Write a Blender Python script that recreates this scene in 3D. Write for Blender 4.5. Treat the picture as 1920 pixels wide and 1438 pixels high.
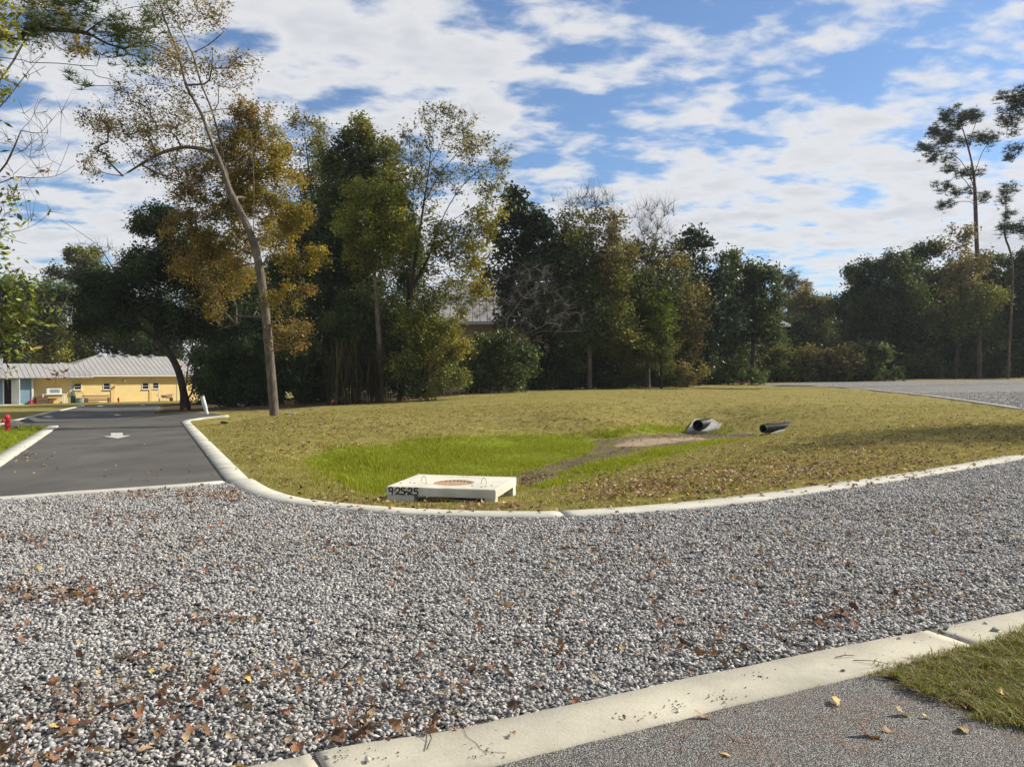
import bpy, bmesh, math, random
import numpy as np
from mathutils import Vector, Matrix
from mathutils.geometry import delaunay_2d_cdt

for o in list(bpy.data.objects): bpy.data.objects.remove(o)
scene = bpy.context.scene
COL = scene.collection
R = math.radians
rng = np.random.default_rng(7)
random.seed(7)

# ------------------------------------------------------------------ camera
F = 1441.0; CX, CY = 960.0, 719.0; HOR = 700.0; CAMZ = 1.55
PITCH = math.atan((CY - HOR) / F)
cam_d = bpy.data.cameras.new('camera'); cam = bpy.data.objects.new('camera', cam_d)
COL.objects.link(cam); scene.camera = cam
cam_d.sensor_fit = 'HORIZONTAL'; cam_d.sensor_width = 36.0; cam_d.lens = F / 1920 * 36.0
cam_d.clip_start = 0.05; cam_d.clip_end = 6000
cam.location = (0, 0, CAMZ); cam.rotation_euler = (math.pi / 2 - PITCH, 0, 0)

# ------------------------------------------------------------------ sun + sky
SUN_EL, SUN_AZ = R(34), R(17)            # azimuth measured from +X towards +Y
sdir = Vector((math.cos(SUN_EL) * math.cos(SUN_AZ), math.cos(SUN_EL) * math.sin(SUN_AZ), math.sin(SUN_EL)))
sd = bpy.data.lights.new('sun', 'SUN'); so = bpy.data.objects.new('sun', sd); COL.objects.link(so)
sd.energy = 5.0; sd.angle = R(0.55); sd.color = (1.0, 0.93, 0.80)
so.rotation_euler = (-sdir).to_track_quat('-Z', 'Y').to_euler(); so.location = (30, 10, 40)
scene.view_settings.view_transform = 'Standard'; scene.view_settings.look = 'None'
scene.view_settings.exposure = 0.5; scene.view_settings.gamma = 1.0
scene.view_settings.use_curve_mapping = False
SKY_STR = 0.10

world = bpy.data.worlds.new('World'); scene.world = world; world.use_nodes = True
def build_world():
    nt = world.node_tree; N = nt.nodes; L = nt.links
    for n in list(N): N.remove(n)
    out = N.new('ShaderNodeOutputWorld'); bg = N.new('ShaderNodeBackground'); bg.inputs['Strength'].default_value = SKY_STR
    L.new(bg.outputs[0], out.inputs[0])
    sky = N.new('ShaderNodeTexSky'); sky.sky_type = 'NISHITA'; sky.sun_disc = False
    sky.sun_elevation = SUN_EL; sky.sun_rotation = math.pi / 2 - SUN_AZ
    sky.air_density = 1.0; sky.dust_density = 0.6; sky.ozone_density = 2.0
    tc = N.new('ShaderNodeTexCoord'); sep = N.new('ShaderNodeSeparateXYZ'); L.new(tc.outputs['Generated'], sep.inputs[0])
    def m(op, a, b=None, c=None, clamp=False):
        n = N.new('ShaderNodeMath'); n.operation = op; n.use_clamp = clamp
        for i, v in enumerate((a, b, c)):
            if v is None: continue
            if isinstance(v, (int, float)): n.inputs[i].default_value = v
            else: L.new(v, n.inputs[i])
        return n.outputs[0]
    zz = m('MAXIMUM', sep.outputs[2], 0.0)
    den = m('ADD', zz, 0.15)
    px = m('DIVIDE', sep.outputs[0], den); py = m('DIVIDE', sep.outputs[1], den)
    cmb = N.new('ShaderNodeCombineXYZ'); L.new(px, cmb.inputs[0]); L.new(py, cmb.inputs[1]); cmb.inputs[2].default_value = 3.7
    def noise(scale, detail, rough, off, dist=0.0):
        mp = N.new('ShaderNodeMapping'); mp.inputs['Location'].default_value = off
        mp.inputs['Rotation'].default_value = (0, 0, R(-24)); mp.inputs['Scale'].default_value = (1.0, 1.35, 1)
        L.new(cmb.outputs[0], mp.inputs[0])
        n = N.new('ShaderNodeTexNoise'); n.inputs['Scale'].default_value = scale
        n.inputs['Detail'].default_value = detail; n.inputs['Roughness'].default_value = rough
        n.inputs['Distortion'].default_value = dist
        L.new(mp.outputs[0], n.inputs[0]); return n.outputs[0]
    big = noise(0.75, 2, 0.5, (1.7, 9.6, 0)); mid = noise(4.4, 3, 0.5, (5.4, 1.2, 0), 0.1); fine = noise(11.0, 5, 0.6, (9.1, 2.2, 0), 0.2)
    s = m('ADD', m('ADD', m('MULTIPLY', big, 0.68), m('MULTIPLY', m('SUBTRACT', 1.0, m('MULTIPLY', zz, 4.0), clamp=True), 0.16)), m('ADD', m('MULTIPLY', mid, 0.98), m('MULTIPLY', fine, 0.44)))
    mr = N.new('ShaderNodeMapRange'); mr.interpolation_type = 'SMOOTHSTEP'
    L.new(s, mr.inputs[0]); mr.inputs[1].default_value = 0.92; mr.inputs[2].default_value = 1.17
    mr.inputs[3].default_value = 0.04; mr.inputs[4].default_value = 0.97
    # cloud body: thick middles a little greyer than the edges
    mr2 = N.new('ShaderNodeMapRange'); L.new(s, mr2.inputs[0]); mr2.inputs[1].default_value = 1.04; mr2.inputs[2].default_value = 1.36
    cr = N.new('ShaderNodeMixRGB'); L.new(mr2.outputs[0], cr.inputs[0])
    cr.inputs[1].default_value = (6.1, 6.1, 6.15, 1); cr.inputs[2].default_value = (4.6, 4.75, 5.1, 1)
    # clear sky
    hs = N.new('ShaderNodeMixRGB'); hs.blend_type = 'MULTIPLY'; hs.inputs[0].default_value = 1.0
    L.new(sky.outputs[0], hs.inputs[1]); hs.inputs[2].default_value = (0.62, 0.80, 0.98, 1)
    mx = N.new('ShaderNodeMixRGB'); L.new(mr.outputs[0], mx.inputs[0]); L.new(hs.outputs[0], mx.inputs[1]); L.new(cr.outputs[0], mx.inputs[2])
    L.new(mx.outputs[0], bg.inputs['Color'])
build_world()

# ------------------------------------------------------------------ pixel -> place
ca, sa = math.cos(PITCH), math.sin(PITCH)
def ray(px, py):
    u = (px - CX) / F; v = (CY - py) / F
    return Vector((u, ca + v * sa, -sa + v * ca))
def W(px, py, D):
    d = ray(px, py); t = D / d.y
    return Vector((d.x * t, D, CAMZ + d.z * t))

# ------------------------------------------------------------------ terrain
ctrl = []
for x in (-14, -7, 0, 7, 14):
    for y in (-8, 0, 4, 7): ctrl.append((x, y, 0.0))
def cz(px, py, z):
    if z < -.25: z *= 1.25
    d = ray(px, py); t = (z - CAMZ) / d.z; ctrl.append((d.x * t, d.y * t, z))
def cd(px, py, D):
    p = W(px, py, D); ctrl.append(tuple(p))
for px, py in ((440, 905), (560, 944), (700, 957), (860, 966), (1060, 966), (1300, 950), (1500, 926), (1700, 896), (1920, 858)): cz(px, py, 0.0)
for px, py, D in ((1920, 765, 30), (1780, 745, 40), (1620, 727, 55), (1500, 721, 62), (1900, 708, 85), (1700, 711, 75), (1400, 719, 65), (1200, 724, 58),
                  (1000, 731, 50), (850, 742, 43), (720, 755, 38), (600, 763, 36), (515, 780, 28), (420, 775, 34), (340, 772, 38),
                  (105, 798, 27.3), (14, 807, 24.1), (0, 795, 28.5), (80, 777, 40), (160, 760, 60),
                  (311, 756, 66), (285, 777, 41), (60, 757, 66), (325, 751, 76), (0, 760, 64), (200, 790, 35)): cd(px, py, D)
for a_, b_ in ((Vector((-4.15, 11.0, 0)), W(340, 790, 30.8)), (Vector((-8.6, 12.7, 0)), W(105, 798, 27.3)), (Vector((-6.3, 11.8, 0)), W(222, 794, 29))):
    for k_ in range(8): ctrl.append(tuple(a_.lerp(b_, k_ / 7)))
for px, py, z in ((570, 862, -.33), (700, 900, -.46), (650, 925, -.2), (800, 860, -.5), (950, 840, -.52), (1100, 837, -.53), (900, 888, -.5),
                  (990, 905, -.46), (1120, 870, -.48), (1250, 825, -.55), (1310, 809, -.58), (1440, 813, -.48), (800, 818, -.28), (700, 825, -.3), (1100, 815, -.42),
                  (800, 790, -.1), (1000, 780, 0), (1100, 790, -.1), (1200, 770, 0), (1300, 760, .1), (1400, 768, .05), (1480, 780, -.08), (1550, 800, -.15),
                  (1700, 800, .05), (1600, 760, .2), (1550, 735, .35), (1750, 765, .18), (1900, 800, .08), (1300, 880, -.2), (1200, 905, -.1),
                  (1400, 860, -.17), (1500, 840, -.14), (1100, 915, -.15), (1000, 942, -.03), (820, 945, -.03), (740, 945, -.03), (1300, 925, -.02), (1120, 943, -.02),
                  (427, 803, -.52), (450, 850, -.2), (500, 890, -.08), (420, 840, -.13), (600, 800, -.1), (560, 830, -.12)): cz(px, py, z)
ctrl += [(-35, 28, -.55), (-50, 70, -1.25), (-60, 100, -1.7), (0, 100, .3), (70, 100, 1.2), (70, 40, .6), (40, 20, .2), (30, 10, 0), (-30, 10, -.1), (-20, 95, -1.2), (60, 5, 0)]
C_ = np.array(ctrl); CP = C_[:, :2]; KC = 2.0
def _solve():
    n = len(CP); d = np.sqrt(((CP[:, None] - CP[None]) ** 2).sum(-1) + KC * KC)
    A = np.zeros((n + 1, n + 1)); A[:n, :n] = -d + np.eye(n) * 0.03; A[:n, n] = 1; A[n, :n] = 1
    b = np.zeros(n + 1); b[:n] = C_[:, 2]
    return np.linalg.solve(A, b)
WTS = _solve()
def gz(x, y):
    x = np.clip(np.asarray(x, float), -70, 80); y = np.clip(np.asarray(y, float), -8, 100)
    sh = x.shape; x = x.ravel(); y = y.ravel(); out = np.empty(len(x))
    for i in range(0, len(x), 20000):
        d = np.sqrt((x[i:i+20000, None] - CP[None, :, 0]) ** 2 + (y[i:i+20000, None] - CP[None, :, 1]) ** 2 + KC * KC)
        out[i:i+20000] = -d @ WTS[:-1] + WTS[-1]
    # graded road bed: an even slope from the gravel to the junction
    d = RB - RA; L_ = math.hypot(d.x, d.y); ux, uy = d.x / L_, d.y / L_
    t = ((x - RA.x) * ux + (y - RA.y) * uy) / L_; q = (x - RA.x) * uy - (y - RA.y) * ux      # q > 0: lawn side
    sm = lambda v, a, b: (lambda k: k * k * (3 - 2 * k))(np.clip((v - a) / (b - a), 0, 1))
    w = sm(q, 2.4, .7) * sm(q, -7, -4.8) * sm(t, -.10, .0) * sm(t, 1.14, 1.0)
    out = out * (1 - w) + w * RB.z * np.clip(t, 0, 1.2)
    return out.reshape(sh)
RA = Vector((-4.15, 11.0, 0)); RB = W(340, 790, 30.8)
def g(x, y): return float(gz(np.array([x]), np.array([y]))[0])
_D = np.concatenate([np.linspace(1.5, 20, 600), np.linspace(20.05, 110, 900)])
def hit(px, py, h=0.0):
    d = ray(px, py); X = d.x / d.y * _D; Z = CAMZ + d.z / d.y * _D
    f = Z - gz(X, _D) - h
    k = np.where((f[:-1] > 0) & (f[1:] <= 0))[0]
    if len(k) == 0: D = 105.0
    else:
        i = k[0]; a = f[i] / (f[i] - f[i+1]); D = _D[i] + a * (_D[i+1] - _D[i])
    return Vector((d.x / d.y * D, D, CAMZ + d.z / d.y * D))
def hits(pts, h=0.0): return [hit(p[0], p[1], h) for p in pts]

def inside(poly, x, y):
    x = np.asarray(x); y = np.asarray(y); r = np.zeros(x.shape, bool); n = len(poly); j = n - 1
    for i in range(n):
        xi, yi = poly[i][0], poly[i][1]; xj, yj = poly[j][0], poly[j][1]
        c = ((yi > y) != (yj > y)) & (x < (xj - xi) * (y - yi) / ((yj - yi) or 1e-9) + xi)
        r ^= c; j = i
    return r
def smooth(pts, n=8):
    """Catmull-Rom through points."""
    P = [Vector(p) for p in pts]; P = [P[0] * 2 - P[1]] + P + [P[-1] * 2 - P[-2]]; out = []
    for i in range(1, len(P) - 2):
        a, b, c, d = P[i-1], P[i], P[i+1], P[i+2]
        for k in range(n):
            t = k / n
            out.append(0.5 * ((2 * b) + (c - a) * t + (2 * a - 5 * b + 4 * c - d) * t * t + (3 * b - a - 3 * c + d) * t ** 3))
    out.append(P[-2]); return out

# ------------------------------------------------------------------ materials
def newmat(name):
    m = bpy.data.materials.new(name); m.use_nodes = True; nt = m.node_tree
    for n in list(nt.nodes): nt.nodes.remove(n)
    return m, nt, nt.nodes, nt.links
def lin(c): return tuple(c) + (1,)
class NB:
    def __init__(s, nt): s.nt = nt; s.N = nt.nodes; s.L = nt.links
    def coord(s, kind='Object', scale=None):
        t = s.N.new('ShaderNodeTexCoord'); o = t.outputs[kind]
        if scale is not None:
            m = s.N.new('ShaderNodeMapping'); m.inputs['Scale'].default_value = scale if hasattr(scale, '__len__') else (scale,) * 3
            s.L.new(o, m.inputs[0]); o = m.outputs[0]
        return o
    def noise(s, vec, scale, detail=3, rough=.55, dist=0):
        n = s.N.new('ShaderNodeTexNoise'); s.L.new(vec, n.inputs[0]); n.inputs['Scale'].default_value = scale
        n.inputs['Detail'].default_value = detail; n.inputs['Roughness'].default_value = rough; n.inputs['Distortion'].default_value = dist
        return n.outputs[0]
    def voro(s, vec, scale, out='Distance', feature='F1'):
        n = s.N.new('ShaderNodeTexVoronoi'); n.feature = feature; s.L.new(vec, n.inputs[0]); n.inputs['Scale'].default_value = scale
        return n.outputs[out]
    def ramp(s, fac, stops):
        n = s.N.new('ShaderNodeValToRGB'); s.L.new(fac, n.inputs[0]); e = n.color_ramp.elements
        while len(e) < len(stops): e.new(0.5)
        for i, (p, c) in enumerate(stops): e[i].position = p; e[i].color = lin(c) if len(c) == 3 else c
        return n.outputs[0]
    def mix(s, fac, a, b, mode='MIX'):
        n = s.N.new('ShaderNodeMixRGB'); n.blend_type = mode
        for i, v in enumerate((fac, a, b)):
            if isinstance(v, (int, float)): n.inputs[i].default_value = v
            elif isinstance(v, (tuple, list)): n.inputs[i].default_value = lin(v[:3])
            else: s.L.new(v, n.inputs[i])
        return n.outputs[0]
    def math(s, op, a, b=0.0, clamp=False):
        n = s.N.new('ShaderNodeMath'); n.operation = op; n.use_clamp = clamp
        for i, v in enumerate((a, b)):
            if isinstance(v, (int, float)): n.inputs[i].default_value = v
            else: s.L.new(v, n.inputs[i])
        return n.outputs[0]
    def rng(s, v, a, b, c=0, d=1):
        n = s.N.new('ShaderNodeMapRange'); s.L.new(v, n.inputs[0])
        for i, q in enumerate((a, b, c, d)): n.inputs[i + 1].default_value = q
        return n.outputs[0]
    def attr(s, name, out='Fac'):
        n = s.N.new('ShaderNodeAttribute'); n.attribute_name = name; return n.outputs[out]
    def objrand(s): return s.N.new('ShaderNodeObjectInfo').outputs['Random']
    def bump(s, h, strength=.3, dist=.01):
        n = s.N.new('ShaderNodeBump'); n.inputs['Strength'].default_value = strength; n.inputs['Distance'].default_value = dist
        s.L.new(h, n.inputs['Height']); return n.outputs[0]
    def bsdf(s, col, rough=.8, metal=0, normal=None, spec=.3):
        p = s.N.new('ShaderNodeBsdfPrincipled'); o = s.N.new('ShaderNodeOutputMaterial')
        if isinstance(col, (tuple, list)): p.inputs['Base Color'].default_value = lin(col[:3])
        else: s.L.new(col, p.inputs['Base Color'])
        if isinstance(rough, (int, float)): p.inputs['Roughness'].default_value = rough
        else: s.L.new(rough, p.inputs['Roughness'])
        p.inputs['Metallic'].default_value = metal; p.inputs['Specular IOR Level'].default_value = spec
        if normal is not None: s.L.new(normal, p.inputs['Normal'])
        s.L.new(p.outputs[0], o.inputs[0]); return p, o

def paint(name, col, rough=.6, var=.12, scale=6, metal=0, spec=.3, bump=0.0):
    m, nt, _, _ = newmat(name); b = NB(nt); v = b.coord()
    n = b.noise(v, scale, 4, .6)
    c = b.mix(b.rng(n, .3, .75), tuple(x * (1 - var) for x in col), tuple(min(1, x * (1 + var)) for x in col))
    nn = b.bump(b.noise(v, scale * 8, 3), bump, .01) if bump else None
    b.bsdf(c, rough, metal, nn, spec); return m
M = {}
M['black'] = paint('black_plastic', (.012, .013, .014), .45)
M['red'] = paint('red_paint', (.55, .03, .035), .45, .2, 9)
M['white'] = paint('white_paint', (.72, .72, .68), .6, .08)
M['pvc'] = paint('white_pipe', (.62, .64, .62), .5, .14, 4)
M['blue_wall'] = paint('blue_siding', (.20, .31, .40), .65, .08, 2)
M['yellow_wall'] = paint('yellow_siding', (.84, .64, .28), .7, .06, 1.5)
M['yellow_trim'] = paint('orange_trim', (.80, .55, .24), .7, .05)
M['cream_wall'] = paint('cream_wall', (.62, .50, .28), .7, .08)
M['roof'] = paint('metal_roof', (.31, .30, .285), .6, .10, .6, 0)
M['roof_dark'] = paint('roof_seam', (.24, .235, .225), .45, .1)
M['dark_glass'] = paint('dark_glass', (.02, .025, .03), .08, .1, 2, 0, .6)
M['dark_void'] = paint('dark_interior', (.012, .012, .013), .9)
M['wood'] = paint('weathered_wood', (.22, .12, .07), .8, .3, 12)
M['brown_box'] = paint('brown_crate', (.13, .075, .045), .8, .25, 10)
M['green_can'] = paint('green_barrel', (.02, .07, .06), .5)
M['grey_tub'] = paint('grey_tub', (.24, .29, .30), .6)
M['rust'] = paint('rusted_iron', (.36, .23, .15), .8, .3, 20)
M['steel'] = paint('galvanised_steel', (.28, .28, .27), .45, .15, 5, .6)
M['graffiti'] = paint('black_marking_paint', (.010, .011, .012), .7, .2, 30)
M['road_white'] = None

def mat_bark(name, c1, c2, scale=9):
    m, nt, _, _ = newmat(name); b = NB(nt); v = b.coord('Object', (1, 1, .28))
    n = b.noise(v, scale, 5, .65, .4); w = b.voro(v, scale * 1.7)
    patch = b.noise(b.coord(), 1.3, 3, .6)
    c = b.ramp(n, [(.3, c1), (.7, c2)])
    c = b.mix(b.rng(patch, .45, .7, 0, .6), c, tuple(x * 1.5 for x in c2))
    b.bsdf(c, .9, 0, b.bump(b.math('ADD', n, w), .6, .03), .15); return m
M['bark_grey'] = mat_bark('grey_bark', (.05, .04, .03), (.17, .14, .11))
M['bark_dark'] = mat_bark('dark_bark', (.018, .015, .012), (.06, .048, .038))
M['bark_pine'] = mat_bark('pine_bark', (.05, .032, .024), (.14, .095, .07), 6)
M['bark_pale'] = mat_bark('pale_bark', (.12, .11, .095), (.30, .28, .25))
M['bark_twig'] = mat_bark('twig_bark', (.05, .042, .035), (.13, .11, .09))

def mat_leaf(name, rough=.55, trans=.38, spec=.18):
    m, nt, N, L = newmat(name); b = NB(nt)
    col = b.attr('tint', 'Color')
    p = N.new('ShaderNodeBsdfPrincipled'); L.new(col, p.inputs['Base Color']); p.inputs['Roughness'].default_value = rough
    p.inputs['Specular IOR Level'].default_value = spec
    t = N.new('ShaderNodeBsdfTranslucent')
    tc = b.mix(1.0, col, (1.25, 1.15, .55), 'MULTIPLY'); L.new(tc, t.inputs[0])
    x = N.new('ShaderNodeMixShader'); x.inputs[0].default_value = trans
    L.new(p.outputs[0], x.inputs[1]); L.new(t.outputs[0], x.inputs[2])
    o = N.new('ShaderNodeOutputMaterial'); L.new(x.outputs[0], o.inputs[0]); return m
M['leaf'] = mat_leaf('leaf'); M['leaf_gloss'] = mat_leaf('glossy_leaf', .48, .25, .24); M['needle'] = mat_leaf('pine_needle', .5, .2, .3)
M['blade'] = mat_leaf('grass_blade', .6, .32, .2)
M['dead_leaf'] = mat_leaf('dead_leaf', .7, .18, .2)

def mat_concrete(name, c, stain=.35, scale=1.0):
    m, nt, _, _ = newmat(name); b = NB(nt); v = b.coord()
    n1 = b.noise(v, 2.2 * scale, 5, .65, .3); n2 = b.noise(v, 60, 3, .6); n3 = b.noise(b.coord('Object', (1, 9, 1)), 14, 3, .6)
    col = b.mix(b.rng(n1, .35, .72), c, tuple(x * (1 - stain) for x in c))
    col = b.mix(b.rng(n2, .35, .75, 0, .35), col, tuple(x * 1.22 for x in c))
    spots = b.noise(v, 26, 2, .5); grime = b.noise(v, .9, 6, .7, .5)
    col = b.mix(b.rng(grime, .47, .68, 0, .55), col, tuple(x * q for x, q in zip(c, (.58, .60, .62))))
    col = b.mix(b.rng(spots, .70, .76, 0, .6), col, (.10, .085, .06))
    b.bsdf(col, .9, 0, b.bump(b.math('ADD', n2, b.math('MULTIPLY', n3, .6)), .35, .006), .2); return m
M['curb'] = mat_concrete('curb_concrete', (.47, .435, .345), .30)
M['curb_far'] = mat_concrete('far_curb_concrete', (.50, .48, .41), .30)
M['slab'] = mat_concrete('precast_concrete', (.60, .57, .47), .28)
M['slab_dark'] = mat_concrete('grey_concrete', (.33, .32, .29), .35)

def mat_gravel_far():
    m, nt, _, _ = newmat('gravel_bed'); b = NB(nt); v = b.coord()
    c = b.voro(v, 26, 'Color'); sp = b.N.new('ShaderNodeSeparateColor'); b.L.new(c, sp.inputs[0])
    d = b.voro(v, 26)
    col = b.ramp(sp.outputs[0], [(.0, (.08, .08, .08)), (.4, (.25, .248, .242)), (.75, (.44, .435, .42)), (1, (.66, .65, .63))])
    col = b.mix(b.rng(d, .25, .6), col, (.13, .125, .115))
    big = b.noise(v, .5, 4, .6)
    col = b.mix(b.rng(big, .5, .72, 0, .5), col, (.13, .09, .06))
    b.bsdf(col, .9, 0, b.bump(b.math('SUBTRACT', 1, d), 1.0, .03), .2); return m
M['gravel_bed'] = mat_gravel_far()
def mat_asphalt(name, lo, hi, worn, grain=190):
    m, nt, _, _ = newmat(name); b = NB(nt); v = b.coord()
    n = b.noise(v, .55, 5, .6, .6); st = b.noise(b.coord('Object', (.9, .35, 1)), 1.6, 4, .6); f = b.noise(v, grain, 2, .6)
    col = b.mix(b.rng(b.math('ADD', b.math('MULTIPLY', n, .6), b.math('MULTIPLY', st, .5)), .42, .72), lo, hi)
    col = b.mix(b.rng(f, .52, .72, 0, .5), col, worn)
    b.bsdf(col, .82, 0, b.bump(f, .25, .004), .25); return m
M['asphalt'] = mat_asphalt('asphalt', (.058, .054, .049), (.105, .098, .087), (.17, .16, .145))
def mat_chip():
    m, nt, _, _ = newmat('chip_seal'); b = NB(nt); v = b.coord()
    c = b.voro(v, 165, 'Color'); sp = b.N.new('ShaderNodeSeparateColor'); b.L.new(c, sp.inputs[0]); d = b.voro(v, 165)
    col = b.ramp(sp.outputs[1], [(0, (.09, .088, .086)), (.5, (.25, .24, .23)), (.85, (.40, .385, .35)), (1, (.52, .50, .46))])
    col = b.mix(b.rng(d, .35, .65), col, (.04, .037, .034))
    n = b.noise(v, 3, 4, .6); col = b.mix(b.rng(n, .45, .7, 0, .4), col, (.16, .115, .09))
    b.bsdf(col, .9, 0, b.bump(b.math('SUBTRACT', 1, d), .8, .006), .2); return m
M['chip'] = mat_chip()
def mat_roadpaint():
    m, nt, _, _ = newmat('road_marking_paint'); b = NB(nt); v = b.coord('Object')
    n = b.noise(v, 9, 5, .7); col = b.mix(b.rng(n, .62, .72), (.46, .445, .41), (.22, .21, .20)); b.bsdf(col, .7); return m
M['road_white'] = mat_roadpaint()

def mat_ground():
    m, nt, _, _ = newmat('turf_ground'); b = NB(nt); v = b.coord()
    n1 = b.noise(v, .35, 4, .6); n2 = b.noise(v, 2.2, 5, .65); n3 = b.noise(v, 24, 4, .7); n4 = b.noise(v, 90, 3, .7)
    dry = b.ramp(n2, [(.28, (.17, .14, .036)), (.5, (.28, .235, .064)), (.75, (.38, .315, .115))])
    dry = b.mix(b.rng(n1, .45, .7, 0, .35), dry, (.15, .17, .035))
    dry = b.mix(b.rng(n3, .48, .64, 0, .75), dry, (.09, .07, .026))
    dry = b.mix(b.rng(n4, .6, .74, 0, .5), dry, (.36, .29, .12))
    wob = b.math('SUBTRACT', b.noise(v, 1.5, 4, .65), .5)
    gm = b.math('ADD', b.attr('green'), b.math('MULTIPLY', wob, .7)); gm = b.rng(gm, .35, .62)
    green = b.ramp(n2, [(.3, (.13, .17, .008)), (.7, (.21, .25, .014))])
    sm = b.math('ADD', b.attr('soil'), b.math('MULTIPLY', wob, .7)); sm = b.rng(sm, .38, .6)
    sn = b.noise(v, .8, 3, .6)
    soil = b.ramp(b.math('ADD', b.math('MULTIPLY', sn, .5), b.math('MULTIPLY', n3, .5)), [(.36, (.07, .058, .034)), (.5, (.125, .10, .062)), (.64, (.20, .165, .10))])
    soil = b.mix(b.rng(b.math('ADD', b.attr('sand'), b.math('MULTIPLY', wob, .6)), .35, .65), soil, b.mix(b.rng(n2, .35, .7), (.29, .225, .145), (.38, .295, .20)))
    dm = b.rng(b.math('ADD', b.attr('litter'), b.math('MULTIPLY', wob, .8)), .35, .65)
    col = b.mix(gm, dry, green); col = b.mix(sm, col, soil)
    col = b.mix(dm, col, b.mix(b.rng(n3, .4, .6), (.05, .035, .02), (.11, .075, .04)))
    h = b.math('ADD', b.math('MULTIPLY', n3, .7), b.math('MULTIPLY', n4, .4))
    b.bsdf(col, .95, 0, b.bump(h, .9, .06), .1); return m
M['ground'] = mat_ground()

# ------------------------------------------------------------------ mesh helpers
def mesh_np(name, verts, faces, mats=(), fcol=None, smooth_=False, mat_idx=None):
    """verts (N,3); faces: (M,k) int array or list of such arrays."""
    me = bpy.data.meshes.new(name)
    fl = faces if isinstance(faces, list) else [faces]
    fl = [np.asarray(f, np.int32) for f in fl if len(f)]
    verts = np.asarray(verts, np.float32)
    nl = sum(f.size for f in fl); nf = sum(len(f) for f in fl)
    me.vertices.add(len(verts)); me.vertices.foreach_set('co', verts.ravel())
    me.loops.add(nl); me.polygons.add(nf)
    me.loops.foreach_set('vertex_index', np.concatenate([f.ravel() for f in fl]))
    tot = np.concatenate([np.full(len(f), f.shape[1], np.int32) for f in fl])
    st = np.concatenate([[0], np.cumsum(tot)[:-1]]).astype(np.int32)
    me.polygons.foreach_set('loop_start', st); me.polygons.foreach_set('loop_total', tot)
    if smooth_: me.polygons.foreach_set('use_smooth', np.ones(nf, bool))
    if mat_idx is not None: me.polygons.foreach_set('material_index', np.asarray(mat_idx, np.int32))
    for m in mats: me.materials.append(m)
    if fcol is not None:
        a = me.attributes.new('tint', 'FLOAT_COLOR', 'FACE')
        c = np.ones((nf, 4), np.float32); c[:, :3] = fcol; a.data.foreach_set('color', c.ravel())
    me.update(calc_edges=True); me.validate()
    return me
def put(name, me, parent=None, loc=(0, 0, 0), rot=None):
    o = bpy.data.objects.new(name, me); COL.objects.link(o); o.parent = parent; o.location = loc
    if rot is not None: o.rotation_euler = rot
    return o
def tag(o, label=None, cat=None, group=None, kind=None):
    if label: o['label'] = label
    if cat: o['category'] = cat
    if group: o['group'] = group
    if kind: o['kind'] = kind
    return o
def thing(name, label, cat, loc=(0, 0, 0), rotz=0.0, group=None):
    o = bpy.data.objects.new(name, None); COL.objects.link(o); o.location = loc; o.rotation_euler = (0, 0, rotz); o.empty_display_size = .2
    return tag(o, label, cat, group)
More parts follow.
